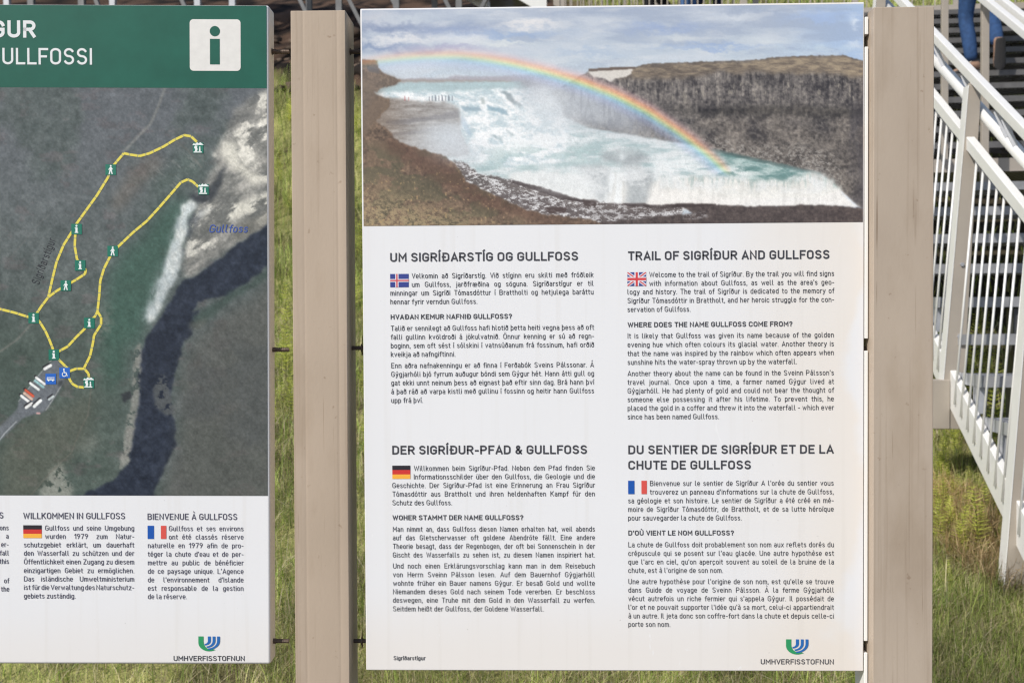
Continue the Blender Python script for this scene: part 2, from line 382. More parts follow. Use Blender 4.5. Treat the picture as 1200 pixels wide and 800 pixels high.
    tn = .6 * tn + .4 * fbm(x / 5, y / 3, 65, 4, .75); tc = lerp((116, 108, 102), (178, 173, 169), np.clip(2.2 * tn - .6 + .25 * sstep(120, 175, y), 0, 1)); P.c += (tc - P.c) * ter[..., None]
    P.over((108, 104, 106), .65 * P.mask([(452, 142), (488, 138), (520, 134), (541, 127), (540, 138), (500, 142), (470, 146), (452, 146)], .8, 1.5, 5))
    P.over((128, 122, 122), .6 * P.mask([(448, 158), (480, 154), (510, 150), (512, 153), (480, 158), (450, 162)], .8, 1.5, 5))
    P.over((205, 211, 217), .85 * np.exp(-(((x - 528) / 36) ** 2 + ((y - 160) / 24) ** 2) ** 1.2) * sstep(134, 150, y))
    P.over((136, 118, 102), .5 * ter * sstep(485, 440, x)); P.over((200, 206, 212), .35 * ter * sstep(470, 540, x + .5 * (y - 120)))
    # the upper cascade
    wh = P.mask([(440, 109), (480, 107), (530, 108), (600, 104), (640, 103), (655, 120), (668, 150), (660, 190), (600, 196), (560, 190), (548, 168), (540, 150), (538, 128), (530, 121), (470, 117), (446, 113)], 1.6, 3, 8)
    cn = fbm((x + y * .5) / 14, (y - x * .25) / 7, 81); P.c += (lerp((190, 206, 212), (246, 247, 247), np.clip(3.0 * cn - .82 + .8 * (fbm(x / 3, y / 2.2, 83, 3) - .5), 0, 1)) - P.c) * (.95 * wh)[..., None]
    for pp, c_ in [([(587, 107), (598, 110), (606, 122), (604, 124), (594, 116)], (138, 150, 156)), ([(570, 124), (590, 127), (597, 136), (584, 132), (572, 128)], (140, 168, 182)), ([(540, 124), (562, 126), (566, 130), (545, 131)], (150, 172, 184)),
                   ([(575, 157), (586, 162), (588, 166), (578, 161)], (150, 168, 174)), ([(592, 152), (606, 158), (600, 160)], (164, 180, 184)), ([(563, 114), (568, 115), (569, 123), (564, 122)], (176, 186, 186)), ([(598, 113), (612, 124), (610, 127)], (160, 170, 174))]:
        P.over(c_, .85 * P.mask(pp, .9, 2.2, 4))
    P.over((160, 182, 200), .5 * P.mask([(539, 135), (547, 140), (553, 160), (548, 158), (541, 148)], 1.2, 2)); P.over((162, 188, 187), .6 * P.mask([(556, 178), (600, 172), (690, 168), (760, 182), (700, 196), (620, 202), (570, 196)], 5, 5, 14) * sstep(.38, .58, fbm(x / 20, y / 7, 88)))
    P.over((240, 242, 242), .8 * P.mask([(640, 160), (700, 158), (705, 164), (650, 170), (600, 166)], 3, 5) * sstep(.42, .6, cn))
    # spray in front of the far cliff
    P.over((184, 190, 198), .86 * P.mask([(604, 96), (640, 92), (690, 96), (745, 130), (752, 156), (700, 150), (650, 140), (612, 118)], 9))
    P.over((150, 155, 162), .55 * np.exp(-(((x - 616) / 9) ** 2 + ((y - 98) / 6) ** 2))); P.over((224, 228, 230), .6 * np.exp(-(((x - 640) / 18) ** 2 + ((y - 122) / 16) ** 2)))
    vs2 = fbm(x / 3, y / 18, 39); P.over((130, 133, 142), .38 * sstep(.48, .66, vs2) * P.mask([(655, 104), (690, 100), (745, 118), (790, 150), (800, 166), (740, 156), (690, 146)], 4))
    # lower fall
    fall = P.mask([(596, 204), (640, 202), (690, 205), (715, 200), (732, 202), (766, 210), (790, 206), (850, 207), (885, 211), (920, 211), (950, 203), (968, 207), (984, 221), (998, 234), (1010, 244), (760, 247), (690, 246), (600, 220)], 1.8, 5, 4)
    fn = fbm(x / 3.6, y / 26, 101); P.c += (lerp((206, 203, 197), (245, 241, 235), np.clip(.62 + 1.8 * (.55 * fn + .45 * fbm(x / 12, y / 10, 108, 5, .65) - .5) + .3 * sstep(212, 238, y), 0, 1)) - P.c) * (.93 * fall)[..., None]
    P.over((226, 232, 234), .5 * fall * sstep(740, 700, x)); P.over((150, 172, 170), .6 * fall * sstep(224, 208, y + 16 * (fbm(x / 5, y / 40, 105, 4, .7) - .5)) * sstep(.40, .60, fbm(x / 2.6, y / 22, 106, 4, .7)) * sstep(760, 790, x))
    rk = lerp((140, 146, 150), (180, 186, 188), np.clip(1.8 * fbm(x / 7, y / 9, 111) - .4, 0, 1))
    for pp in ([(676, 196), (700, 192), (716, 196), (714, 222), (706, 237), (694, 222), (684, 206)], [(730, 186), (752, 192), (768, 206), (762, 222), (757, 240), (740, 240), (731, 240), (736, 218), (728, 200)], [(702, 180), (730, 175), (756, 178), (762, 190), (738, 192), (708, 190)]):
        m = P.mask(pp, 2.6, 5, 5); P.c += (rk - P.c) * (.85 * m)[..., None]
    P.over((240, 243, 243), .8 * P.mask([(716, 200), (731, 200), (728, 240), (708, 240)], 2, 4, 4) * sstep(.3, .55, fn)); P.over((230, 236, 238), .7 * np.exp(-(((x - 729) / 4) ** 2 + ((y - 184) / 4) ** 2)))
    P.over((242, 243, 241), .6 * P.mask([(830, 197), (868, 196), (900, 203), (880, 207), (842, 207)], 2.5, 4, 6) * sstep(.45, .6, wn)); P.over((236, 240, 240), .75 * P.mask([(765, 190), (810, 186), (830, 198), (820, 208), (780, 208)], 4, 4) * sstep(.4, .6, wn))
    P.over((112, 108, 100), .5 * P.mask([(950, 202), (962, 205), (964, 214), (956, 210)], 1.5, 2))
    # near bank: snow and rock, then brown slope
    sn = P.mask([(530, 188), (545, 191), (560, 203), (600, 211), (640, 221), (672, 232), (692, 236), (762, 241), (800, 240), (800, 263), (650, 262), (600, 244), (555, 224), (538, 205)], .8, 2.4, 4)
    s2 = fbm(x / 6.5 + .6 * fbm(x / 9, y / 4, 127), y / 2.6, 121, 5, .78); P.c += (lerp((88, 78, 76), (216, 213, 213), sstep(.44, .66, s2)) - P.c) * (.90 * sn)[..., None]
    P.over((66, 56, 56), .9 * P.mask([(600, 211), (640, 221), (672, 232), (692, 236), (692, 239), (660, 234), (620, 221), (600, 215)], .6, 1, 5)); P.over((70, 58, 56), .85 * P.mask([(682, 233), (700, 235), (698, 243), (684, 241)], .8, 1.5)); P.over((74, 60, 58), .85 * P.mask([(640, 243), (664, 243), (662, 250), (644, 250)], .9, 2))
    dn = fbm(x / 4, y / 4, 131, 4, .7); bank = P.mask([(690, 262.0), (735, 258), (790, 252), (812, 250), (800, 243), (690, 239), (760, 240.5), (800, 238.5), (840, 239.5), (880, 242), (920, 241), (962, 240), (1016, 244), (1016, 268), (640, 268)], .8, 1.4, 5)
    P.c += (lerp((62, 54, 54), (104, 92, 88), np.clip(1.5 * dn - .3, 0, 1)) - P.c) * bank[..., None]
    P.over((172, 168, 168), .7 * P.mask([(802, 250), (826, 249), (830, 254), (812, 257), (800, 256)], 1, 2, 4) * sstep(.42, .6, s2)); P.over((172, 168, 168), .8 * P.mask([(690, 241), (760, 241), (792, 246), (740, 256), (690, 258)], 2, 2.5) * sstep(.50, .62, s2)); P.over((58, 48, 48), .7 * P.mask([(730, 238), (752, 238), (770, 242), (800, 239), (840, 239), (838, 241), (770, 245), (735, 241)], .7, 1))
    br = P.mask([(420, 70), (442, 72), (443, 79), (452, 87), (470, 95), (462, 100), (446, 104), (438, 109), (456, 117), (455, 126), (440, 142), (454, 150), (461, 160), (470, 168), (490, 174), (520, 183), (534, 192), (546, 212), (580, 229), (612, 244), (640, 252), (690, 257), (720, 268), (420, 268)], .8, 2.2, 6)
    b1 = fbm(x / 9, y / 7, 141, 5, .65); b2 = fbm(x / 2.6, y / 2.6, 143, 3); bc = lerp((74, 62, 54), (142, 118, 98), np.clip(1.0 * b1 + 1.2 * b2 - .58, 0, 1))
    P.c += (bc - P.c) * br[..., None]
    P.over((128, 108, 88), .55 * br * sstep(.45, .62, fbm(x / 30, y / 20, 151)) * sstep(520, 440, x)); P.over((84, 84, 66), .55 * br * sstep(.45, .6, fbm(x / 16, y / 10, 147)) * sstep(160, 185, y) * sstep(640, 560, x)); P.over((170, 150, 116), .85 * br * sstep(.26, .66, fbm(x / 4, y / 3, 149, 4, .8)) * sstep(205, 258, y + (470 - x) * .30))
    P.over((92, 66, 56), .6 * br * P.mask([(455, 160), (490, 173), (520, 184), (534, 193), (560, 220), (640, 253), (700, 262), (640, 262), (560, 240), (500, 205), (450, 175)], 5)); P.over((190, 160, 110), .5 * br * sstep(.70, .80, b2) * sstep(180, 220, y) * sstep(620, 560, x))
    P.over((122, 112, 104), .55 * P.mask([(424, 84), (445, 84), (470, 95), (440, 110), (424, 140)], 3, 4)); P.over((150, 106, 90), .8 * P.mask([(420, 70.5), (440, 71), (441, 76), (420, 77)], .7, 1)); P.over((98, 94, 92), .8 * P.mask([(430, 78), (444, 80), (446, 87), (432, 84)], .8, 1.2))
    P.over((112, 98, 88), .5 * P.mask([(440, 108), (456, 117), (455, 124), (424, 160), (424, 130)], 2.5, 2))
    # tiny visitors on the terrace
    for px_, h_, c_ in [(474.5, 4.5, (190, 90, 96)), (479, 3.5, (176, 112, 112))] + [(503 + 2.6 * k + (k % 3), 4 + (k * 7 % 3), (96, 102, 116)) for k in range(11)]:
        P.seg([(px_, 118), (px_, 118 - h_)], 1.1, c_, .6, .6)
    P.over((214, 219, 223), .5 * np.exp(-(((x - 655) / 46) ** 2 + ((y - 146) / 36) ** 2)) * (.5 + fbm(x / 16, y / 14, 163))); P.over((224, 228, 230), .42 * np.exp(-(((x - 690) / 70) ** 2 + ((y - 206) / 20) ** 2))); P.over((204, 208, 213), .30 * np.exp(-(((x - 760) / 40) ** 2 + ((y - 158) / 22) ** 2)))
    # drifting spray over the lower falls
    P.over((232, 234, 234), .7 * sstep(.38, .64, fbm(x / 20, y / 12, 161, 5, .65)) * P.mask([(590, 200), (690, 196), (780, 196), (880, 200), (960, 202), (985, 222), (960, 226), (780, 222), (690, 230), (600, 214)], 4, 6)); P.over((206, 212, 218), .55 * np.exp(-(((x - 548) / 34) ** 2 + ((y - 178) / 14) ** 2)))
    # rainbow
    yc = np.interp(x, [424, 440, 470, 500, 535, 570, 600, 640, 680, 720, 760, 800, 830, 855], [74.5, 72, 68.6, 66.6, 66.4, 70.2, 75.6, 85.4, 97.4, 112.4, 132.5, 159, 182, 205])
    k3 = blur(yc, 6 / step); slope = np.gradient(k3, axis=1) / step; d = (y - k3) / np.sqrt(1 + slope ** 2)
    sp = np.interp(x, [424, 520, 640, 740, 860], [1.0, 1.05, 1.1, 1.15, 1.0]); d = d / sp
    st = np.interp(x, [422, 455, 520, 640, 700, 760, 830, 848, 858], [.15, .32, .46, .70, .85, .85, .70, .5, 0]); st *= sstep(212, 200, y) * (.72 + .5 * fbm(x / 18, y / 18, 171))
    for off, w, c_, a in [(-7, 3.4, (240, 190, 190), .55), (-3.8, 2.6, (250, 172, 130), .85), (-1.0, 2.0, (250, 226, 150), .85), (1.6, 2.0, (186, 232, 170), .8), (4.6, 2.6, (150, 206, 232), .75), (8.5, 4.0, (176, 190, 236), .45)]:
        P.over(c_, a * .84 * st * np.exp(-((d - off) / (w * 1.1)) ** 2))
    P.c *= (1 + (.03 + .04 * sstep(60, 90, y)) * (np.random.default_rng(5).random(x.shape) - .5) + (.02 + .09 * sstep(60, 90, y)) * (fbm(x / 2.2, y / 2.2, 201, 3, .8) - .5))[..., None]
    P.c = P.c * .97 + 8                                # faded by weather
    return lin(np.clip(P.c, 0, 255))

TRAILS = [
 [(230.8, 166.5), (224, 160), (216, 158.6), (204.8, 164), (191.8, 172), (175.5, 179.8), (164, 183), (152.8, 181.4), (145.3, 179.8), (135, 191.8), (130, 199), (126.8, 208), (113.8, 229), (100.8, 247), (90, 262), (83.9, 272.5), (74.8, 287), (66.6, 306.6), (61.8, 326), (57, 347.5)],
 [(88.6, 270), (87.8, 288.8), (90.4, 303.4), (94.3, 311), (100.8, 316), (99.8, 321), (89.4, 327.8), (77.4, 334.6), (66.6, 340.8), (57, 348), (48.8, 358.7), (39.7, 372.6)],
 [(39.7, 372.6), (32.5, 371), (16.3, 366), (0, 362), (-30, 356)],
 [(41, 373.5), (46.5, 376.5), (53.6, 388), (58.5, 399), (61.8, 407.4), (63.4, 414), (69.9, 422), (78, 430), (82, 434)],
 [(64, 414.5), (69.9, 411), (79.6, 405.8), (89.4, 395), (99, 385.6), (105, 378), (112, 370), (114.4, 365)],
 [(237, 221.5), (231, 217.6), (226, 213), (220.2, 210.4), (212, 214), (200, 228), (186, 244), (172.3, 259), (156, 272.5), (139.8, 288), (132.3, 294.5), (122, 314.8), (117.7, 329), (116.4, 347), (114.4, 365), (118.7, 371.7), (118.7, 379.8), (110.5, 392.8), (109, 402.5), (105.7, 417), (99, 430.5)],
 [(82, 434.6), (89.4, 431.8), (99, 431.8), (104, 437.7), (104.7, 444)],
 [(80.5, 440), (82, 445), (85.2, 449.7), (91, 453), (99, 453.8)]]

def paint_map(x, y, step):
    P = Paint(x, y, step); lerp = lambda a, b, t: np.asarray(a, float) + (np.asarray(b, float) - np.asarray(a, float)) * t[..., None]
    n = fbm(x / 60, y / 60, 301); f = fbm(x / 7, y / 7, 303, 4, .65); g = fbm(x / 2.2, y / 2.2, 305, 2)
    P.c = lerp((76, 83, 83), (112, 115, 115), np.clip(.9 * n + .75 * f - .3, 0, 1))
    P.over((78, 90, 80), .5 * sstep(300, 430, y) * sstep(190, 120, x)); P.over((104, 104, 112), .6 * sstep(330, 120, y) * sstep(.4, .6, n)); P.over((78, 88, 84), .45 * sstep(360, 520, y) * sstep(.62, .42, n)); P.over((112, 100, 102), .35 * sstep(.60, .74, fbm(x / 26, y / 14, 309)))
    P.over((104, 102, 92), .55 * P.mask([(20, 500), (90, 470), (108, 455), (100, 520), (60, 560), (30, 590), (0, 590), (0, 530)], 8, 8, 20))
    # green wet slope by the falls
    P.over((70, 96, 86), .8 * P.mask([(200, 232), (222, 232), (212, 262), (198, 312), (172, 376), (162, 410), (150, 400), (130, 470), (118, 400), (126, 330), (140, 300), (170, 270)], 8, 8, 18)); P.over((92, 104, 98), .6 * P.mask([(178, 210), (232, 170), (250, 176), (236, 210), (215, 212), (190, 236)], 8, 6)); P.over((118, 106, 98), .5 * P.mask([(130, 240), (150, 200), (180, 180), (195, 190), (160, 225), (140, 250)], 5, 5))
    P.over((160, 158, 156), .35 * sstep(.56, .7, fbm((x + y) / 14, (y - x) / 5, 311)) * P.mask([(165, 200), (230, 175), (245, 190), (200, 225)], 6))
    # rough water of the river, upper right
    riv = P.mask([(232, 226), (246, 206), (256, 190), (252, 176), (268, 150), (276, 128), (300, 112), (320, 104), (320, 264), (290, 279), (262, 300), (226, 325), (213, 326), (213, 302), (224, 262)], 3, 6, 14)
    w1 = fbm((x * .8 - y * .5) / 20, (x * .5 + y * .8) / 9, 321, 5, .62); P.c += (lerp((112, 110, 108), (176, 170, 164), np.clip(2 * w1 - .5, 0, 1)) - P.c) * (.9 * riv)[..., None]
    P.over((226, 220, 210), .85 * riv * sstep(.52, .66, fbm(x / 24, y / 26, 323)) * sstep(.40, .56, w1))
    P.over((224, 218, 206), .8 * P.mask([(260, 165), (276, 168), (280, 190), (300, 204), (318, 202), (318, 212), (296, 216), (274, 200), (262, 185)], 3, 5, 9) * sstep(.36, .5, w1)); P.over((226, 220, 208), .85 * P.mask([(316, 224), (320, 238), (292, 252), (262, 262), (240, 254), (262, 240), (290, 238)], 3, 5, 9) * sstep(.36, .5, w1))
    P.over((52, 54, 62), .75 * P.mask([(224, 228), (240, 222), (252, 212), (262, 196), (266, 196), (258, 216), (252, 232), (240, 240), (226, 236)], 2, 4, 7)); P.over((120, 116, 110), .7 * P.mask([(320, 244), (320, 262), (290, 278), (270, 288), (284, 262)], 3, 3))
    P.over((70, 72, 80), .6 * P.mask([(218, 258), (232, 246), (240, 246), (226, 268), (216, 300), (211, 296)], 2, 3, 6) * sstep(.42, .56, f))
    # shadowed gorge
    can = P.mask([(320, 260), (300, 273), (288, 280), (262, 300), (228, 324), (214, 330), (204, 348), (184, 378), (172, 392), (165, 412), (162, 470), (156, 505), (152, 540), (132, 562), (104, 576), (84, 584), (178, 584), (188, 560), (206, 520), (204, 488), (200, 460), (206, 434), (214, 410), (226, 384), (236, 364), (226, 366), (234, 354), (270, 344), (302, 322), (320, 306)], 1.2, 3.5, 8)
    P.c += (lerp((40, 44, 58), (62, 66, 80), np.clip(1.4 * f - .2, 0, 1)) - P.c) * can[..., None]
    P.over((72, 84, 80), .8 * P.mask([(226, 372), (262, 348), (300, 326), (320, 310), (320, 320), (282, 346), (246, 374), (222, 386)], 2, 4)); P.over((98, 98, 98), .75 * P.mask([(183, 438), (194, 440), (200, 462), (208, 484), (196, 488), (184, 478), (180, 462)], 1.5, 3, 6) * sstep(.38, .5, f)); P.over((100, 98, 94), .6 * P.mask([(220, 378), (244, 372), (238, 384), (222, 388)], 2, 2))
    # flat ground right of the gorge
    P.over((98, 95, 92), .7 * P.mask([(320, 330), (290, 352), (250, 378), (226, 402), (212, 440), (210, 520), (188, 584), (320, 584)], 8, 6)); P.mul(1 + .16 * (f - .5)); P.over((80, 82, 84), .4 * sstep(.5, .66, n) * sstep(200, 230, x) * sstep(380, 420, y))
    # left river bank and gravel
    bk = P.mask([(164, 400), (166, 412), (163, 470), (157, 505), (152, 540), (140, 552), (144, 520), (152, 480), (156, 440), (158, 410)], 1.2, 3, 6); P.over((150, 146, 140), .7 * bk * sstep(.34, .52, f)); P.over((54, 54, 60), .8 * P.mask([(142, 462), (152, 458), (156, 464), (146, 472)], 1, 1.5))
    P.over((158, 156, 148), .75 * P.mask([(62, 546), (72, 542), (80, 560), (88, 576), (84, 584), (44, 584), (52, 566)], 2.5, 4, 7) * sstep(.33, .5, f)); P.over((150, 148, 140), .35 * P.mask([(90, 520), (110, 505), (118, 520), (100, 535)], 4, 5)); P.over((130, 126, 120), .5 * P.mask([(112, 370), (128, 352), (132, 384), (112, 402)], 5, 5) * sstep(.42, .6, f))
    # the long white fall
    fa = P.mask([(221, 234), (226, 233), (231, 242), (220, 254), (217, 278), (211, 306), (204, 330), (193, 352), (180, 374), (171, 380), (174, 362), (186, 330), (199, 296), (206, 262), (213, 244)], 2, 6, 10); P.c += (lerp((168, 174, 178), (226, 226, 223), np.clip(2.2 * fbm(x / 9, y / 13, 341) - .5, 0, 1)) - P.c) * (.92 * fa)[..., None]; P.over((188, 194, 196), .6 * P.mask([(226, 240), (214, 262), (206, 300), (192, 336), (168, 376), (164, 372), (184, 334), (198, 296), (206, 256), (216, 238)], 3, 7, 9) * sstep(.3, .55, fbm(x / 7, y / 12, 343))); P.over((176, 182, 184), .5 * P.mask([(206, 256), (200, 300), (184, 340), (168, 372), (176, 372), (196, 330)], 4, 4)); P.over((224, 222, 216), .7 * P.mask([(230, 250), (245, 243), (248, 246), (232, 256)], 2, 2))
    # roads and tracks
    P.seg([(193, 104), (186, 124), (176, 146), (160, 162), (145, 178)], 3.2, (136, 134, 132), 1.6, .7); P.seg([(24, 484), (10, 498), (0, 508), (-20, 530)], 12, (116, 118, 124), 2, .9); P.seg([(19, 494), (6, 507), (-4, 520)], 1.2, (176, 178, 180), .6, .8); P.seg([(38, 378), (20, 398), (0, 412)], 2.5, (126, 122, 118), 1.5, .6)
    P.seg([(107, 455), (103, 486), (92, 508), (84, 530), (60, 552), (36, 580)], 1.5, (118, 112, 104), 1, .5); P.seg([(204, 164), (220, 176), (236, 196)], 2, (120, 112, 106), 2, .4); P.seg([(14, 300), (46, 262), (60, 250)], 1.5, (118, 116, 116), 1, .35)
    P.over((112, 114, 120), P.mask([(65, 420), (78, 432), (76, 446), (70, 458), (54, 481), (46, 484), (24, 490), (20, 480), (22, 470), (45, 440)], 1.0, 1)); P.seg([(62, 420), (45, 440), (22, 470)], 1, (170, 172, 172), .6, .7); P.seg([(73, 450), (62, 468), (54, 480)], 1, (180, 180, 178), .6, .7)
    for bx, by, L, w, a, c_, dk in [(56, 430, 8, 3.4, -30, (228, 226, 224), 1), (47.5, 446, 12, 3, 38, (230, 228, 226), 1), (46, 449.6, 12, 2.8, 38, (150, 184, 186), 0), (40.5, 452.5, 12, 3, 38, (226, 226, 224), 1), (34.5, 460.5, 11, 3.2, 38, (196, 92, 70), 1), (33, 464, 11, 3, 38, (206, 176, 160), 0), (29.5, 467, 11, 3.2, 38, (232, 230, 228), 1), (34, 475, 8, 3.4, -36, (226, 224, 222), 1), (44, 472.5, 10, 3.6, -42, (230, 230, 228), 1), (60, 466, 6, 2.6, -36, (200, 206, 206), 1), (45, 484, 3, 2, 0, (190, 150, 150), 0)]:
        ca, sa = math.cos(math.radians(a)) * L / 2, math.sin(math.radians(a)) * L / 2
        if dk: P.seg([(bx - ca - 1.2, by - sa - 1.6), (bx + ca - 1.2, by + sa - 1.6)], w, (44, 40, 46), .6, .85)
        P.seg([(bx - ca, by - sa), (bx + ca, by + sa)], w, c_, .6)
    P.over((60, 62, 66), .7 * P.mask([(68, 446), (74, 446), (74, 452), (68, 452)], 1, 1))
    P.mul(1 + .16 * (fbm((x + y) / 34, (x - y) / 12, 351, 5, .68) - .5) * (1 - can) + .20 * (g - .5) + .06 * (np.random.default_rng(8).random(x.shape) - .5))
    P.c = (P.c - 96) * 1.08 + np.array([89., 92., 91.])
    return lin(np.clip(P.c, 0, 255))

# ================================================================ THE SETTING
_hy = [-60, 2.0, 3.79, 5.5, 7.0, 8.5, 10.0, 11.0, 12.3, 14.0, 18.0, 30.0, 70.0]
_hz = [0.0, 0.02, 0.48, 0.95, 1.45, 2.15, 3.35, 4.15, 4.85, 5.95, 8.2, 12.5, 17.0]
def ground_z(x, y):
    x = np.asarray(x, float); y = np.asarray(y, float)
    z = np.interp(y, _hy, _hz); z = .5 * z + .25 * np.interp(y - .35, _hy, _hz) + .25 * np.interp(y + .35, _hy, _hz)
    amp = sstep(2.2, 6, y) * .22
    z = z + amp * (fbm(x / 1.9 + 40, y / 1.9 + 40, 401, 3) - .5) + .05 * sstep(2.5, 3.5, y) * (fbm(x / .35 + 40, y / .35 + 40, 411, 2) - .5)
    bank = sstep(.6, -.4, x) * sstep(10.3, 11.2, y) * sstep(15, 12, y)
    return z + bank * .5 * (fbm(x / .8 + 40, y / .8 + 40, 421, 4) - .35)

def axis(a, b, near0, near1, fine, coarse):
    out = [near0]
    while out[-1] < near1: out.append(out[-1] + fine)
    s = fine; v = out[-1]; up = []
    while v < b: s = min(s * 1.35, coarse); v += s; up.append(v)
    s = fine; v = near0; dn = []
    while v > a: s = min(s * 1.35, coarse); v -= s; dn.append(v)
    return np.array(dn[::-1] + out + up)
gx = axis(-300, 300, -6, 7, .09, 30); gy = axis(-200, 320, 1.5, 16, .09, 30)
XX, YY = np.meshgrid(gx, gy); ZZ = ground_z(XX, YY)
nX, nY = len(gx), len(gy)
idx = np.arange(nX * nY).reshape(nY, nX)
GF = np.stack([idx[:-1, :-1], idx[:-1, 1:], idx[1:, 1:], idx[1:, :-1]], -1).reshape(-1, 4)
def dirtness(x, y):
    """1 where bare brown earth shows, 0 where plants grow"""
    w = fbm(x / 1.1 + 60, y / 1.1 + 60, 431, 4)
    return np.clip(sstep(10.55, 10.95, y + (w - .5) * 1.6) * sstep(.9, .1, x + (w - .5)), 0, 1)
dd = dirtness(XX, YY)[..., None]; nn = fbm(XX / .5 + 60, YY / .5 + 60, 441, 4)[..., None]; rr_ = fbm(XX / .16 + 60, YY / .16 + 60, 445, 3)[..., None]
_s = sstep(.35, .62, .5 * nn + .5 * rr_); soil = np.array([.085, .07, .035]) * (1 - _s) + np.array([.36, .35, .13]) * _s
earth = np.array([.008, .006, .005]) * (1 - sstep(.35, .65, rr_)) + np.array([.10, .062, .042]) * sstep(.35, .65, rr_)
pathy = sstep(2.6, 1.6, YY)[..., None]
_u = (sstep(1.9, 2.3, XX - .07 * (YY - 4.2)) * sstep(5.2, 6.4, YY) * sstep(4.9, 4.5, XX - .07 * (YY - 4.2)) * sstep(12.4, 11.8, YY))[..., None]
soil = soil * (1 - _u) + np.array([.055, .045, .03]) * (.6 + .8 * nn) * _u  # shade beneath the stairs painted into the soil colour
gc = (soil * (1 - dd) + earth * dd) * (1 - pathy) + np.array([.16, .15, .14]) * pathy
m_ground = mat_attr('ground_soil', .95, .2)
_t = m_ground.node_tree; _n = _t.nodes.new('ShaderNodeTexNoise'); _n.inputs['Scale'].default_value = 60; _n.inputs['Detail'].default_value = 8
_tc = _t.nodes.new('ShaderNodeTexCoord'); _t.links.new(_tc.outputs['Object'], _n.inputs['Vector'])
_b = _t.nodes.new('ShaderNodeBump'); _b.inputs['Strength'].default_value = .8; _b.inputs['Distance'].default_value = .02
_t.links.new(_n.outputs['Fac'], _b.inputs['Height']); _t.links.new(_b.outputs[0], _t.nodes['Principled BSDF'].inputs['Normal'])
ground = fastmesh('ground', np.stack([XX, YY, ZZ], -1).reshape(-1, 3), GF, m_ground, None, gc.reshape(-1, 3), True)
tag(ground, kind='structure')

# grass: one sheet of many blades
def blades(n, xr, yr, hmin, hmax, wid, cols, lean=.5, dens=None, seed=1, keep=None):
    r = np.random.default_rng(seed)
    x = r.uniform(*xr, n); y = r.uniform(*yr, n)
    under = (x > 1.9 + .07 * (y - 4.2)) & (x < 4.6 + .07 * (y - 4.2)) & (y > 5.2) & (y < 12); k = (dirtness(x, y) < .4 + .3 * r.random(n)) & (~under | (r.random(n) < np.where(y < 6.6, .5, .12)))
    cl = fbm(x / .45 + 60, y / .45 + 60, 451, 3)
    if keep is not None: k &= keep(x, y, cl, r.random(n))
    x, y, cl = x[k], y[k], cl[k]; n = len(x); z = ground_z(x, y) - .01
    h = r.uniform(hmin, hmax, n) * (.55 + .9 * cl); az = r.uniform(0, 2 * np.pi, n); ln = r.uniform(.1, 1, n) ** 1.5 * lean
    dx = np.cos(az) * ln * h; dy = np.sin(az) * ln * h; fa = r.uniform(0, np.pi, n); w = wid * r.uniform(.6, 1.3, n)
    wx, wy = np.cos(fa) * w / 2, np.sin(fa) * w / 2
    V = np.zeros((n, 7, 3)); T = [0, .4, .75, 1.0]
    for i, t in enumerate(T):
        cx, cy, cz = x + dx * t ** 1.8, y + dy * t ** 1.8, z + h * t * (1 - .35 * ln * t)
        if i < 3:
            s = 1 - .3 * t
            V[:, 2 * i] = np.stack([cx - wx * s, cy - wy * s, cz], -1); V[:, 2 * i + 1] = np.stack([cx + wx * s, cy + wy * s, cz], -1)
        else: V[:, 6] = np.stack([cx, cy, cz], -1)
    base = (np.arange(n) * 7)[:, None]
    F = np.concatenate([base + a for a in ([0, 1, 3], [0, 3, 2], [2, 3, 5], [2, 5, 4], [4, 5, 6])], 0)
    ci = r.integers(0, len(cols), n); c = np.asarray(cols)[ci] * r.uniform(.6, 1.3, (n, 1)) * np.clip(.30 + 1.4 * fbm(x / .22 + 60, y / .22 + 60, 461, 3), .45, 1.35)[:, None]; c = np.repeat(c[:, None], 7, 1)
    return V.reshape(-1, 3), F, c.reshape(-1, 3)
m_leaf = mat_attr('leaf', .5, .30, .42)
GREEN = [(.27, .36, .08), (.37, .46, .11), (.47, .54, .16), (.18, .27, .06), (.58, .56, .25)]
STRAW = [(.62, .54, .34), (.52, .43, .26), (.70, .62, .42), (.42, .33, .20)]
parts = [blades(45000, (-.9, 1.25), (2.9, 4.0), .03, .12, .0016, GREEN + STRAW, 1.5, seed=21), blades(60000, (1.2, 2.3), (2.9, 4.9), .03, .13, .0017, GREEN + STRAW[:2], 1.5, seed=22), blades(34000, (-2.2, 2.9), (2.5, 4.6), .04, .12, .0026, GREEN + [GREEN[2], STRAW[0]], .9, seed=1),
         blades(14000, (-1.6, 2.9), (2.5, 4.6), .08, .19, .0030, GREEN[:4] + [STRAW[2]], 1.5, seed=2, keep=lambda x, y, c, r: r < sstep(.45, .62, c)),
         blades(26000, (-1.6, 2.9), (2.5, 5.0), .04, .13, .0020, STRAW + [GREEN[4]], 1.3, seed=3),
         blades(46000, (-4.0, 4.4), (4.6, 7.2), .06, .18, .0042, GREEN + [STRAW[0]], .8, seed=4),
         blades(16000, (-4.0, 4.4), (4.6, 7.2), .05, .16, .004, STRAW, 1.2, seed=5),
         blades(60000, (-6.0, 6.5), (7.2, 11.2), .08, .24, .006, GREEN + [GREEN[2], GREEN[4]], .7, seed=6),
         blades(30000, (-1, 10), (11.2, 20), .12, .34, .012, GREEN + [STRAW[0]], .7, seed=7)]
off = 0; Vs = []; Fs = []; Cs = []
for V, F, c in parts: Vs.append(V); Fs.append(F + off); Cs.append(c); off += len(V)
grass = fastmesh('grass', np.concatenate(Vs), np.concatenate(Fs), m_leaf, None, np.concatenate(Cs))
tag(grass, kind='stuff')

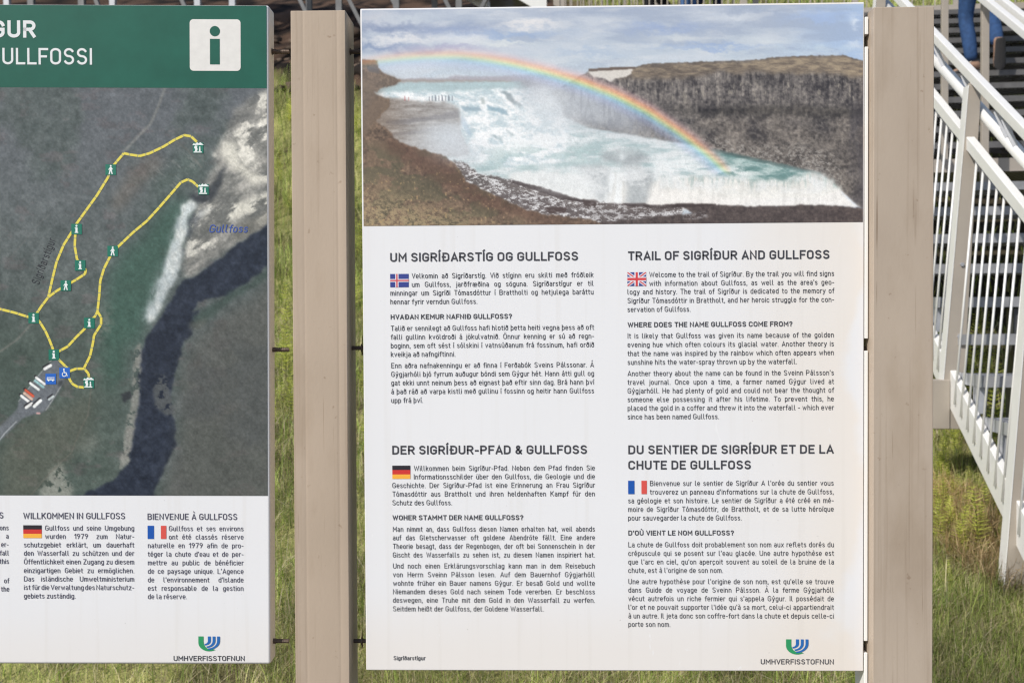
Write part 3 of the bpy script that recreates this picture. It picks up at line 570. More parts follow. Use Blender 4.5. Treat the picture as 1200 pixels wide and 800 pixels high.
# horsetails: a stem with whorls of needle branches
def horsetail_arrays(h, r, seed):
    rg = np.random.default_rng(seed); V = []; F = []; C = []
    def needle(a, b, w, c):
        a = np.array(a); b = np.array(b); d = b - a; s = np.cross(d, [rg.normal(), rg.normal(), rg.normal()]); s = s / (np.linalg.norm(s) + 1e-9) * w / 2
        k = len(V); V.extend([a - s, a + s, b + s * .4, b - s * .4]); F.append((k, k + 1, k + 2, k + 3)); C.extend([c] * 4)
    bend = rg.normal(0, .10, 2)
    ax = lambda t: np.array([bend[0] * h * t * t, bend[1] * h * t * t, h * t])
    for k in range(6): needle(ax(k / 6), ax((k + 1) / 6), .005 * (1.2 - k / 7), (.16, .20, .05)); needle(ax(k / 6), ax((k + 1) / 6), .005 * (1.2 - k / 7), (.16, .20, .05))
    nw = int(h / .017)
    for i in range(2, nw):
        t = i / nw; L = r * (1.0 - .80 * t) * (.55 + .45 * min(1, t * 3.5))
        for j in range(9):
            a = j * 2 * math.pi / 9 + i * .5 + rg.normal(0, .15); e = rg.uniform(.15, .6)
            p = ax(t); q = p + np.array([math.cos(a) * L, math.sin(a) * L, L * e])
            g = rg.uniform(.75, 1.25); needle(p, q, .0032, tuple(np.array((.62, .66, .14)) * g))
    return np.array(V), np.array(F), np.array(C)
# undergrowth of horsetails too many to count along the slope
r_ = np.random.default_rng(77); base_h = [horsetail_arrays(.26, .07, 900 + k) for k in range(4)]
Vs, Fs, Cs, off = [], [], [], 0
for k in range(560):
    if k < 90: x, y = r_.uniform(1.3, 3.0), r_.uniform(4.5, 7.0)
    elif k < 220: x, y = r_.uniform(1.45, 2.0), r_.uniform(4.0, 5.3)
    else: x, y = r_.uniform(-3.6, 1.0), r_.uniform(4.6, 10.4)
    if dirtness(np.array([x]), np.array([y]))[0] > .3: continue
    V, F, c = base_h[k % 4]; s = r_.uniform(.7, 1.35) * (.55 if 90 <= k < 220 else 1.0 if y < 7 else 1.25); a = r_.uniform(0, 6.28); ca, sa = math.cos(a) * s, math.sin(a) * s
    V2 = np.stack([V[:, 0] * ca - V[:, 1] * sa + x, V[:, 0] * sa + V[:, 1] * ca + y, V[:, 2] * s + float(ground_z(x, y)) - .02], -1)
    Vs.append(V2); Fs.append(F + off); Cs.append(c * r_.uniform(.75, 1.15)); off += len(V2)
tag(fastmesh('undergrowth', np.concatenate(Vs), np.concatenate(Fs), m_leaf, None, np.concatenate(Cs)), kind='stuff')

# stones and clods on the bare bank
Vs, Fs, Cs, off = [], [], [], 0
for k in range(260):
    x, y = r_.uniform(-6, .6), r_.uniform(10.6, 12.6); s = r_.uniform(.02, .11) * r_.uniform(.6, 1.5)
    bm = bmesh.new(); bmesh.ops.create_icosphere(bm, subdivisions=1, radius=1)
    v = np.array([tuple(q.co) for q in bm.verts]); f = np.array([[q.index for q in fc.verts] for fc in bm.faces]); bm.free()
    v = v * (1 + r_.normal(0, .18, (len(v), 1))) * s * np.array([1.2, 1, .7]); v += [x, y, float(ground_z(x, y)) + s * .2]
    Vs.append(v); Fs.append(f + off); off += len(v); Cs.append(np.tile(np.array([.11, .08, .06]) * r_.uniform(.4, 1.3), (len(v), 1)))
tag(fastmesh('rubble', np.concatenate(Vs), np.concatenate(Fs), mat_attr('stone', .9, .2), None, np.concatenate(Cs)), kind='stuff')

# ================================================================ THE STAIRCASE
m_galv = mat('galvanised_steel', (.50, .51, .54), .45, .4, .22, 9, .03)
m_nose2 = mat('grey_tread_edge', (.34, .34, .35), .55, .25, .3, 14, .03)
m_nose = mat('worn_tread_edge', (.135, .13, .128), .65, .2, .35, 14, .03)
m_white = mat('pale_steel', (.80, .79, .77), .5, .15, .06, 14)
m_beige = mat('beige_steel', (.38, .335, .285), .55, .1, .10, 6)
m_dark = mat('dark_steel', (.10, .10, .105), .6, .3, .3, 12)
def grating_mat():
    m = bpy.data.materials.new('grating'); m.use_nodes = True; t = m.node_tree; p = t.nodes['Principled BSDF']
    p.inputs['Roughness'].default_value = .45; p.inputs['Metallic'].default_value = .5
    tc = t.nodes.new('ShaderNodeTexCoord'); w = t.nodes.new('ShaderNodeTexWave'); w.inputs['Scale'].default_value = 9.0; w.inputs['Distortion'].default_value = .4
    w.bands_direction = 'X'; t.links.new(tc.outputs['Object'], w.inputs['Vector'])
    w2 = t.nodes.new('ShaderNodeTexWave'); w2.inputs['Scale'].default_value = 6; w2.bands_direction = 'Y'; t.links.new(tc.outputs['Object'], w2.inputs['Vector'])
    mm = t.nodes.new('ShaderNodeMath'); mm.operation = 'MAXIMUM'; t.links.new(w.outputs['Fac'], mm.inputs[0]); t.links.new(w2.outputs['Fac'], mm.inputs[1])
    r = t.nodes.new('ShaderNodeValToRGB'); r.color_ramp.elements[0].position = .45; r.color_ramp.elements[0].color = (.12, .125, .14, 1); r.color_ramp.elements[1].position = .6; r.color_ramp.elements[1].color = (.55, .56, .60, 1)
    t.links.new(mm.outputs[0], r.inputs[0]); t.links.new(r.outputs[0], p.inputs['Base Color']); return m
m_grate = grating_mat()

ST_YAW = math.radians(-4.0)
stair = empty('metal_staircase', (1.86, 4.19, 1.258), (0, 0, ST_YAW))
tag(stair, 'long pale metal staircase with open grating treads climbing away up the slope', 'staircase')
RZ, RG = .17, .2715                                    # rise and going
WID = 2.7
def lower(n): return n * RG, n * RZ                    # (v, z) of a nosing of the lower flight
V_L, Z_L = 1.885, 1.19                                 # landing edge
V_U, Z_U = 3.47, 1.562                                 # first visible tread of the upper flight
V_T, Z_T = 6.66, 3.545                                 # top landing edge
def tread(name, v, z):
    b = MB(); b.mi = 0; b.box(.012, WID - .012, v, v + .265, z - .006, z); b.mi = 1
    b.box(.008, WID - .008, v - .004, v + .022, z - .045, z + .002); b.box(.010, WID - .010, v + .243, v + .263, z - .045, z - .007)
    b.mi = 2; b.box(.002, .0115, v, v + .262, z - .046, z + .004); b.box(WID - .0115, WID - .002, v, v + .262, z - .046, z + .004)
    b.mi = 1
    for k in range(1, 9): b.box(WID * k / 9 - .003, WID * k / 9 + .003, v + .023, v + .242, z - .04, z - .0065)
    b.mi = 2
    for u in (.0, WID - .04): b.box(u + .004, u + .036, v + .05, v + .10, z - .16, z - .047)
    return b.build(name, [m_grate, m_nose, m_galv], stair)
for n in range(-4, 7): tread('tread', *lower(n)).data.materials[1] = m_nose2
for k in range(-1, 12): tread('tread', V_U + k * .2695, Z_U + k * .17)
def sloped(b, u0, u1, v0, v1, zlo, zhi, slope, z0):
    """a plate between u0,u1 running from v0 to v1, following a slope"""
    f = lambda v: z0 + slope * v
    b.hexa([(u0, v0, f(v0) + zlo), (u1, v0, f(v0) + zlo), (u1, v1, f(v1) + zlo), (u0, v1, f(v1) + zlo),
            (u0, v0, f(v0) + zhi), (u1, v0, f(v0) + zhi), (u1, v1, f(v1) + zhi), (u0, v1, f(v1) + zhi)])
SL = RZ / RG
for u0 in (-.030, WID):
    b = MB(); sloped(b, u0, u0 + .030, -1.15, V_L + .02, -.335, -.165, SL, 0); b.box(u0, u0 + .030, V_L + .022, V_U - .30, Z_L - .22, Z_L - .02)
    sloped(b, u0, u0 + .030, V_U - .298, V_T, -.335, -.165, .17 / .2695, Z_U - V_U * .17 / .2695)
    b.build('stringer', m_white, stair, .002, 1)
b = MB(); b.mi = 0; b.box(.0, WID, V_L, V_U - .04, Z_L - .03, Z_L); b.mi = 1; b.box(-.0, WID, V_L - .012, V_L - .001, Z_L - .075, Z_L + .003); b.build('landing', [m_grate, m_beige], stair)
b = MB(); b.mi = 0; b.box(-2.15, WID + 1.2, V_T, V_T + 1.5, Z_T - .03, Z_T); b.mi = 1; b.box(-2.15, WID + 1.2, V_T - .012, V_T - .001, Z_T - .06, Z_T + .004)
b.mi = 2; b.box(-2.15, WID + 1.2, V_T + .0, V_T + .06, Z_T - .30, Z_T - .062); b.box(-2.15, WID + 1.2, V_T + 1.40, V_T + 1.5, Z_T - .30, Z_T - .032); b.build('landing', [m_grate, m_beige, m_dark], stair)
# supports under the flights
for (u, v) in ((.40, .62), (.40, 2.9), (WID - .3, .62), (WID - .3, 2.9), (.5, V_T + .2), (WID - .3, V_T + .2), (-1.9, V_T + .2), (1.2, V_T + 1.3)):
    zt = SL * v - .10 if v < V_L else (Z_L - .04 if v < V_U else Z_T - .31)
    c, s_ = math.cos(ST_YAW), math.sin(ST_YAW); xw, yw = 1.86 + u * c - v * s_, 4.19 + u * s_ + v * c
    b = MB(); b.box(u - .045, u + .045, v - .045, v + .045, float(ground_z(xw, yw)) - 1.258 - .1, zt); b.build('support_post', m_dark, stair)
# the near, left railing
def rail_u(h): return -.035 + .095 * (h + .25) / 1.4
ral = MB(); ral.bar((.072, -.95, SL * -.95 + 1.125), (.072, V_L, SL * V_L + 1.125), .036, .042); railing = ral.build('railing', m_white, stair, .003, 2)
b = MB(); b.tube((.125, -.95, SL * -.95 + .950), (.125, V_L, SL * V_L + .950), .026, n=16); hr = b.build('handrail', m_white, stair, smooth=True)
for v in (.03, -.05, -.40, .42, .82, 1.2):
    b = MB(); b.bar((.125, v, SL * v + .950), (.075, v + .02, SL * v + 1.09), .012, .022); b.build('rail_bracket', m_galv, railing)
b = MB(); sloped(b, .036, .072, -.95, V_L, .81, .868, SL, 0); b.build('lower_rail', m_white, railing, .002, 1)
for k in range(-9, 24):
    v = .205 + .0 - k * -.0755
    if v > V_L - .05 or v < -.9: continue
    if abs(v - .29) < .03 or abs(v + .43) < .03: continue
    b = MB(); b.tube((-.037, v, SL * v - .262), (.054, v, SL * v + .815), .0052, n=8); b.build('baluster', m_white, railing, smooth=True)
for v, zb in ((.29, -.25), (-.43, -.80), (1.05, .0), (1.78, .5)):
    b = MB(); b.hexa([(-.075, v - .008, zb), (.018, v - .008, zb), (.018, v + .010, zb), (-.075, v + .010, zb),
                      (.046, v - .008, SL * v + 1.10), (.10, v - .008, SL * v + 1.10), (.10, v + .010, SL * v + 1.10), (.046, v + .010, SL * v + 1.10)])
    rp = b.build('railing_post', m_beige, railing, .0015, 1)
    b = MB(); b.hexa([(-.079, v - .011, zb), (-.0755, v - .011, zb), (-.0755, v + .05, zb), (-.079, v + .05, zb),
                      (.042, v - .011, SL * v + 1.09), (.0455, v - .011, SL * v + 1.09), (.0455, v + .05, SL * v + 1.09), (.042, v + .05, SL * v + 1.09)]); b.build('post_flange', m_white, rp)
    for zz in (-.02, .30):
        b = MB(); t_ = (zz + .5) / 1.7; b.tube((-.01 + .06 * t_, v - .0085, zz + SL * v), (-.01 + .06 * t_, v - .016, zz + SL * v), .009, n=6); b.build('bolt_head', m_galv, rp)
b = MB(); b.box(-.14, -.032, .275, .345, -.25, -.03); b.build('cross_beam', m_beige, stair, .003, 1)
# the middle railing
mr = MB(); sm_ = .17 / .2695
for u in (.575, .655): mr.bar((u, -.2, SL * -.2 + 1.06), (u, 2.62, SL * 2.62 + 1.06), .036, .040)
mid = mr.build('railing', m_white, stair, .003, 2)
for v in (1.66, 2.34):
    zb = SL * v - .02 if v < V_L else Z_L
    b = MB(); b.box(.596, .636, v - .016, v + .016, zb, SL * v + 1.04); b.build('railing_post', m_beige, mid, .002, 1)
# landing railings: balusters by the piece
def landing_rail(u0, u1, v, step, h=1.1):
    b = MB(); b.box(u0, u1, v - .02, v + .02, Z_T + h - .045, Z_T + h); R = b.build('railing', m_white, stair, .003, 1)
    b = MB(); b.box(u0, u1, v - .012, v + .012, Z_T + .07, Z_T + .10); b.build('lower_rail', m_beige, R)
    n = int((u1 - u0) / step)
    for k in range(1, n): b = MB(); uu = u0 + (u1 - u0) * k / n; b.tube((uu, v, Z_T + .10), (uu, v, Z_T + h - .04), .0075, n=6); b.build('baluster', m_beige, R)
    for uu in np.linspace(u0 + .03, u1 - .03, max(2, int((u1 - u0) / 1.1) + 1)): b = MB(); b.box(uu - .035, uu + .035, v - .0215, v + .0215, Z_T - .2, Z_T + h + .004); b.build('railing_post', m_beige, R, .002, 1)
landing_rail(-2.1, -.02, V_T + .04, .064); landing_rail(-2.1, WID + 1.15, V_T + 1.46, .13)
# the side flight that climbs to the left above the bank
m_leg = mat('shaded_steel', (.20, .20, .205), .6, .3, .3, 10)  # steel darkened to stand for shade on legs and braces
SF = MB(); fl = empty('metal_side_flight', (0.10, 10.86, 4.80)); tag(fl, 'upper metal flight rising leftward over the brown earth bank on thin steel legs', 'staircase')
def sf(x): return -.60 * x                               # local x goes negative to the left
def plate(y0, y1, lo, hi, name, m):
    b = MB(); x0, x1 = -6.2, .05
    b.hexa([(x0, y0, sf(x0) + lo), (x1, y0, sf(x1) + lo), (x1, y1, sf(x1) + lo), (x0, y1, sf(x0) + lo), (x0, y0, sf(x0) + hi), (x1, y0, sf(x1) + hi), (x1, y1, sf(x1) + hi), (x0, y1, sf(x0) + hi)])
    return b.build(name, m, fl)
plate(0, .03, .03, .30, 'stringer', m_white); plate(1.2, 1.23, .03, .30, 'stringer', m_white)
for k in range(22):
    b = MB(); xx = -.05 - k * .28; b.box(xx - .27, xx, .032, 1.198, sf(xx) + .20, sf(xx) + .24); b.build('tread', m_galv, fl)
px_list = [3.7, 37, 97, 130, 234, 275, 363, 400, 467, 511, 540]
leg_x = []
for i, p_ in enumerate(px_list):
    xw = (p_ - 626) / F_PX * (10.95 if i % 3 else 11.6); yl = .015 if i % 3 else .75; xl = xw - .10; leg_x.append((xl, yl))
    b = MB(); b.box(xl - .032, xl + .032, yl - .03 + .06, yl + .03 + .06, float(ground_z(xw, 10.86 + yl + .06)) - 4.80 - .15, sf(xl) + .05 + .14); b.build('leg', m_galv if i in (0, 3, 4, 5) else m_leg, fl)  # sky-lit legs get the lighter steel, so the light is in the colour
for x0, z0, x1, z1 in [(-1.70, .35, -1.35, -.35), (-1.10, .3, -.80, -.30), (-.58, .3, -.86, -.28), (-.3, .06, -.75, -.30), (-2.45, .9, -1.9, -.2), (-3.2, 1.4, -2.5, -.1), (-4.9, 2.4, -3.9, .1), (-5.6, 2.2, -4.9, .2)]:
    b = MB(); b.bar((x0, .12, z0), (x1, .12, z1), .04, .05, (0, 1, 0)); b.build('brace', m_leg, fl)
b = MB(); b.box(-.84, -.74, .045, .058, -.42, -.20); b.build('gusset_plate', m_white, fl)
b = MB(); b.bar((-6.2, .03, sf(-6.2) + 1.2), (.05, .03, sf(.05) + 1.2), .045, .045); sr = b.build('railing', m_white, fl)
for k in range(60):
    xx = -.1 - k * .1; b = MB(); b.tube((xx, .015, sf(xx) + .28), (xx, .03, sf(xx) + 1.19), .0075, n=6); b.build('baluster', m_white, sr)

# ================================================================ PEOPLE
def skin_body(name, J, E, mats, parent, cut):
    me = bpy.data.meshes.new(name); me.from_pydata([j[:3] for j in J], E, []); o = bpy.data.objects.new(name, me); COL.objects.link(o)
    md = o.modifiers.new('skin', 'SKIN'); md.use_smooth_shade = True
    for i, j in enumerate(J):
        r = j[3] if isinstance(j[3], tuple) else (j[3], j[3]); me.skin_vertices[0].data[i].radius = r
    me.skin_vertices[0].data[0].use_root = True
    ss = o.modifiers.new('sub', 'SUBSURF'); ss.levels = 2; ss.render_levels = 2
    dg = bpy.context.evaluated_depsgraph_get(); m2 = bpy.data.meshes.new_from_object(o.evaluated_get(dg)); o.modifiers.clear(); o.data = m2
    m2.materials.clear()
    for m in mats: m2.materials.append(m)
    for p in m2.polygons: p.material_index = cut(p.center); p.use_smooth = True
    if parent: o.parent = parent
    return o
m_skin = mat('skin', (.55, .36, .27), .55, 0, .06, 30); m_hair = mat('hair', (.05, .032, .02), .6, 0, .3, 60)
m_jeans = mat('blue_denim', (.030, .075, .185), .85, 0, .45, 26, .25, .3); m_jeans2 = mat('light_denim', (.07, .15, .32), .85, 0, .3, 26, .2, .3); m_navy = mat('navy_cloth', (.012, .02, .05), .85, 0, .3, 26, .2, .3); m_black = mat('black_cloth', (.012, .011, .013), .85, 0, .3, 26, .2, .3)
m_top = mat('dark_jacket', (.04, .05, .06), .8, 0, .3, 14, .2); m_top2 = mat('grey_jacket', (.22, .22, .24), .8, 0, .2, 14, .2); m_pink = mat('pink_jacket', (.55, .10, .18), .8, 0, .2, 14, .2)
m_shoe = mat('tan_shoe', (.36, .22, .15), .7, 0, .4, 40); m_sole = mat('dark_sole', (.03, .028, .028), .8, 0, .2, 30); m_lace = mat('pale_lace', (.6, .52, .45), .7)

def shoe(parent, ankle, toe_dir, down, m_up, long_=.265):
    """a shoe from a lofted outline: upper, sole; toe_dir and down are unit vectors"""
    t = Vector(toe_dir).normalized(); d = Vector(down).normalized(); s = t.cross(d).normalized(); A = Vector(ankle)
    prof = [(-.075, .030, .075), (-.055, .038, .095), (0, .040, .090), (.06, .043, .062), (.12, .047, .046), (.165, .042, .036), (.19, .022, .024)]
    def loft(b, zlo, zf, grow):
        rings = []
        for x, w, h in prof:
            w += grow; ring = []
            for k in range(10):
                a = k / 10 * 2 * math.pi; yy = math.cos(a) * w; zz = zlo + (zf(h) - zlo) * (.5 + .5 * math.sin(a))
                ring.append(A + t * x * long_ / .265 + s * yy - d * (zz - .085))
            rings.append(ring)
        vs = [v for r in rings for v in r]; n = 10
        fs = [(i * n + k, i * n + (k + 1) % n, (i + 1) * n + (k + 1) % n, (i + 1) * n + k) for i in range(len(rings) - 1) for k in range(n)]
        fs += [tuple(range(n))[::-1], tuple(range((len(rings) - 1) * n, len(rings) * n))]; b.add(vs, fs)
    b = MB(); loft(b, .018, lambda h: h + .012, 0); o = b.build('shoe', m_up, parent, smooth=True)
    b = MB(); loft(b, -.004, lambda h: .026, .004); b.build('sole', m_sole, o, smooth=False)
    b = MB()
    for k in range(3): x = .02 + .028 * k; p = A + t * x - d * (.075 - .085 - .012 * k + .012) ; b.tube(p + s * .025 - d * .01, p - s * .025 - d * .01, .004, n=6)
    b.build('lace', m_lace, o, smooth=True)
    return o

def person(label, loc, rotz, legs, mats, shoes, group=None):
    """facing local +y. legs: left/right (knee, ankle, toe dir, down dir) relative to the hip"""
    P = empty('person', loc, (0, 0, rotz)); tag(P, label, 'person', group)
    hip = 0.90
    J = [(0, 0, hip, (.155, .115)), (0, .015, 1.10, (.135, .10)), (0, .02, 1.30, (.165, .115)), (0, .0, 1.44, (.10, .07)), (0, .01, 1.53, .052), (0, .035, 1.60, (.068, .082)), (0, .045, 1.70, (.074, .092)), (0, .03, 1.78, (.045, .055))]
    E = [(0, 1), (1, 2), (2, 3), (3, 4), (4, 5), (5, 6), (6, 7)]
    for s, (kn, an, td, dn) in zip((-1, 1), legs):
        k = len(J); J += [(s * .10, 0, hip - .07, .098), (kn[0], kn[1], kn[2], .066), ((kn[0] + an[0]) / 2, (kn[1] + an[1]) / 2 - .02, (kn[2] + an[2]) / 2, .066), (an[0], an[1], an[2], .056)]
        E += [(0, k), (k, k + 1), (k + 1, k + 2), (k + 2, k + 3)]
    ar = {}
    for s in (-1, 1):
        k = len(J); J += [(s * .185, 0, 1.405, .062), (s * .245, -.03 + s * .05, 1.14, .046), (s * .235, .08 + s * .12, .92, .034), (s * .232, .10 + s * .13, .86, (.036, .018)), (s * .228, .12 + s * .13, .79, (.032, .014))]
        E += [(2, k), (k, k + 1), (k + 1, k + 2), (k + 2, k + 3), (k + 3, k + 4)]; ar[s] = J[k + 4]
        for q, (dx, ln) in enumerate(((-.016, .055), (-.005, .065), (.006, .06), (.016, .045))):
            b0 = len(J); J += [(s * .228, .12 + s * .13 + dx * 1.6, .77, .009), (s * .222, .13 + s * .13 + dx * 1.7, .77 - ln * .6, .008), (s * .212, .135 + s * .13 + dx * 1.7, .77 - ln, .007)]
            E += [(k + 4, b0), (b0, b0 + 1), (b0 + 1, b0 + 2)]
        b0 = len(J); J += [(s * .22, .155 + s * .13, .82, .011), (s * .212, .17 + s * .13, .775, .009)]; E += [(k + 3, b0), (b0, b0 + 1)]
    def cut(c):
        if c.z > 1.49: return 0
        if abs(c.x) > .19 and c.z < .90 and c.z > .6: return 0
        return 1 if c.z > .93 or abs(c.x) > .185 and c.z > .9 else 2
    body = skin_body('body', J, E, [m_skin, mats[0], mats[1]], P, cut)
    # hair cap, ears, nose, eyes
    bm = bmesh.new(); bmesh.ops.create_uvsphere(bm, u_segments=18, v_segments=12, radius=1)
    for v in bm.verts: v.co = Vector((v.co.x * .088, v.co.y * .108, v.co.z * .11))
    bmesh.ops.delete(bm, geom=[v for v in bm.verts if v.co.y > .035 and v.co.z < .05 or v.co.z < -.08], context='VERTS')
    me = bpy.data.meshes.new('hair'); bm.to_mesh(me); bm.free(); me.materials.append(m_hair); me.polygons.foreach_set('use_smooth', [True] * len(me.polygons))
    h = bpy.data.objects.new('hair', me); COL.objects.link(h); h.parent = P; h.location = (0, .035, 1.715)
    for (kn, an, td, dn) in legs: shoe(P, (an[0], an[1], an[2] - .015), td, dn, shoes)
    return P

def stair_pt(u, v, z):
    c, s_ = math.cos(ST_YAW), math.sin(ST_YAW); return (1.86 + u * c - v * s_, 4.19 + u * s_ + v * c, 1.258 + z)
# climber on the upper flight, leading foot on a tread, the other foot lifting with its sole to us
n_t = 5; v_t, z_t = V_U + n_t * .2695, Z_U + n_t * .17
CLX = 1.76
climber = person('person in blue jeans and tan shoes climbing the open metal steps', stair_pt(CLX, v_t + .06, z_t), ST_YAW,
    [((-.105, .09, .49), (-.075, .02, .10), (-.93, -.30, -.12), (0, 0, -1)),
     ((.10, .05, .50), (.075, -.16, .20), (.10, .35, -.92), (.0, -.95, -.35))], (m_top, m_jeans), m_shoe)
stand = [((-.10, .02, .49), (-.11, 0, .10), (-.15, 1, 0), (0, 0, -1)), ((.10, .02, .49), (.11, .02, .10), (.15, 1, 0), (0, 0, -1))]
walk = [((-.10, .16, .50), (-.10, .16, .10), (0, 1, 0), (0, 0, -1)), ((.10, -.02, .48), (.10, -.25, .14), (0, .9, -.3), (0, -.3, -.95))]
def on_landing(px, v): # u on the top landing under a photo column
    y = 4.19 + v; return ((px - 626) / F_PX * y - 1.86 + math.sin(ST_YAW) * v)
person('person in light blue jeans standing behind the landing balusters', stair_pt(on_landing(806, V_T + .5), V_T + .5, Z_T), math.radians(60), stand, (m_top2, m_jeans2), m_sole)
person('person in navy trousers walking along the upper landing', stair_pt(on_landing(826, V_T + .9), V_T + .9, Z_T), math.radians(-95), walk, (m_top, m_navy), m_sole)
person('person in black trousers and pink jacket on the upper landing', stair_pt(on_landing(773, V_T + .75), V_T + .75, Z_T), math.radians(100), walk, (m_pink, m_black), m_sole)

# ================================================================ HORSETAIL PLANTS beside the right post
hmesh = []
for k in range(3):
    V, F, c = horsetail_arrays(.30, .075, 300 + k); o = fastmesh('horsetail', V, F, m_leaf, None, c); hmesh.append(o.data); bpy.data.objects.remove(o)
def at_ground(px, py):
    d = ray(px, py); t = 1.0
    for _ in range(4000):
        p = EYE + d * t
        if p[2] <= float(ground_z(p[0], p[1])): break
        t += .004
    return p
for k, (px, py, hp, lab) in enumerate([
    (1100, 640, 62, 'yellow-green feathery horsetail against the edge of the right post'), (1122, 652, 62, 'tall feathery horsetail with a bushy tip, middle of the patch'),
    (1110, 692, 40, 'short horsetail standing lowest in front of the patch'), (1131, 655, 45, 'slim horsetail leaning beside the middle plant of the patch'),
    (1146, 648, 85, 'tallest horsetail, next to the dry straw under the stair stringer'), (1113, 628, 52, 'thin horsetail behind the patch, above the short front plant'),
    (1104, 560, 55, 'pale horsetail growing just below the landing beam'), (1119, 540, 42, 'small bright horsetail close under the white stringer')]):
    p = at_ground(px, py); dist = p[1]
    o = bpy.data.objects.new('horsetail', hmesh[k % 3]); COL.objects.link(o)
    o.location = (p[0], p[1], float(ground_z(p[0], p[1])) - .01); o.rotation_euler = (0, 0, k * 1.3); s = hp / F_PX * dist / .30; o.scale = (s * 1.05, s * 1.05, s)
    tag(o, lab, 'plant', 'horsetails beside the right post')
# matted straw under the stringer
V, F, c = blades(5200, (1.60, 2.0), (3.75, 4.6), .08, .20, .0028, STRAW, 2.2, seed=40, keep=lambda x, y, cl, r: np.abs(x - 1.80 - .05 * np.sin(y * 9)) < .13)
c = c * np.array([1.05, .92, .80]); tag(fastmesh('dry_straw', V, F, m_leaf, None, c), kind='stuff')

# ================================================================ POSTS AND INFORMATION BOARDS
def post_mat(name, base, dark, seedz):
    m = bpy.data.materials.new(name); m.use_nodes = True; t = m.node_tree; p = t.nodes['Principled BSDF']; L = t.links.new
    p.inputs['Roughness'].default_value = .55; p.inputs['Specular IOR Level'].default_value = .35
    tc = t.nodes.new('ShaderNodeTexCoord')
    def noise(scale, sc, det=5):
        mp = t.nodes.new('ShaderNodeMapping'); mp.inputs['Scale'].default_value = sc; mp.inputs['Location'].default_value = (seedz, seedz * 2, 0); L(tc.outputs['Object'], mp.inputs[0])
        n = t.nodes.new('ShaderNodeTexNoise'); n.inputs['Scale'].default_value = scale; n.inputs['Detail'].default_value = det; L(mp.outputs[0], n.inputs['Vector']); return n.outputs['Fac']
    def ramp(f, a, b, ca, cb):
        r = t.nodes.new('ShaderNodeValToRGB'); r.color_ramp.elements[0].position = a; r.color_ramp.elements[1].position = b
        r.color_ramp.elements[0].color = tuple(ca) + (1,); r.color_ramp.elements[1].color = tuple(cb) + (1,); L(f, r.inputs[0]); return r.outputs[0]
    def mix(f, a, b, mode='MIX'):
        x = t.nodes.new('ShaderNodeMix'); x.data_type = 'RGBA'; x.blend_type = mode
        if isinstance(f, float): x.inputs[0].default_value = f
        else: L(f, x.inputs[0])
        for s_, v in ((6, a), (7, b)):
            if isinstance(v, tuple): x.inputs[s_].default_value = v + (1,)
            else: L(v, x.inputs[s_])
        return x.outputs[2]
    c = ramp(noise(3.5, (1.6, 1, .8), 8), .34, .66, dark, base)
    blot = ramp(noise(1, (14, 10, 5), 8), .50, .68, (1, 1, 1), (.84, .81, .77)); c = mix(.8, c, blot, 'MULTIPLY')
    crack = ramp(noise(1, (120, 20, .9), 6), .655, .69, (1, 1, 1), (.58, .52, .47)); gate = ramp(noise(1, (3, 3, 7), 4), .45, .62, (0, 0, 0), (1, 1, 1)); c = mix(gate, c, mix(1.0, c, crack, 'MULTIPLY'))
    fine = ramp(noise(1, (160, 60, 2.2), 3), .56, .72, (1, 1, 1), (.86, .84, .82)); c = mix(1.0, c, fine, 'MULTIPLY')
    scr = ramp(noise(1, (330, 50, 5), 2), .70, .76, (1, 1, 1), (.62, .56, .50)); c = mix(.8, c, scr, 'MULTIPLY')
    spots = ramp(noise(70, (1, 1, 1), 3), .70, .76, (1, 1, 1), (.66, .60, .54)); c = mix(.7, c, spots, 'MULTIPLY')
    L(c, p.inputs['Base Color'])
    b = t.nodes.new('ShaderNodeBump'); b.inputs['Strength'].default_value = .06; b.inputs['Distance'].default_value = .003; L(noise(220, (1, 1, .6), 3), b.inputs['Height']); L(b.outputs[0], p.inputs['Normal'])
    return m
m_post_l = post_mat('post_paint_warm', (.475, .38, .292), (.415, .33, .25), 3.0)
m_post_r = post_mat('post_paint_pale', (.465, .385, .305), (.41, .335, .265), 9.0)
m_rust = mat('rusty_bolt', (.17, .125, .095), .6, .5, .5, 90, .2)
m_cream = mat('cream_edge', (.90, .84, .77), .5, 0, .14, 8, .02, .4, (1, 1, .4))

m_strip = mat('white_strip', (.84, .83, .80), .45, 0, .06, 6)
def bp(px, py, D):
    d = ray(px, py); return EYE + d * (D / d[1])
def make_post(name, label, x0, x1, ztop, roll, m, grooves):
    yf, yb = 1.63, 1.706; zb = -.25
    o = empty(name, ((x0 + x1) / 2, (yf + yb) / 2, 0.0), (0, roll, 0)); tag(o, label, 'post', 'beige posts carrying the boards')
    w = (x1 - x0) / 2; d = (yb - yf) / 2
    pr = [(-w, -d)]
    for g in grooves:
        xg = -w + 2 * w * g; pr += [(xg - .0045, -d), (xg - .001, -d + .0006), (xg + .001, -d + .0006), (xg + .0045, -d)]
    pr += [(w, -d), (w, -d * .30), (w - .0014, -d * .24), (w, -d * .18), (w, d), (-w, d)]
    n = len(pr); b = MB(); vs = [(x, y, zb) for x, y in pr] + [(x, y, ztop) for x, y in pr]
    b.add(vs, [(i, (i + 1) % n, n + (i + 1) % n, n + i) for i in range(n)] + [tuple(range(n))[::-1], tuple(range(n, 2 * n))])
    b.build('post_body', m, o, .0032, 3)
    return o
pl = make_post('board_post', 'square beige metal post between the map board and the white text board', -.4016, -.3116, 2.009, math.radians(.16), m_post_l, (.22, .84))
pr_ = make_post('board_post', 'square beige metal post at the right end of the white text board, before the stairs', .5500, .6468, 2.0025, math.radians(0), m_post_r, ())
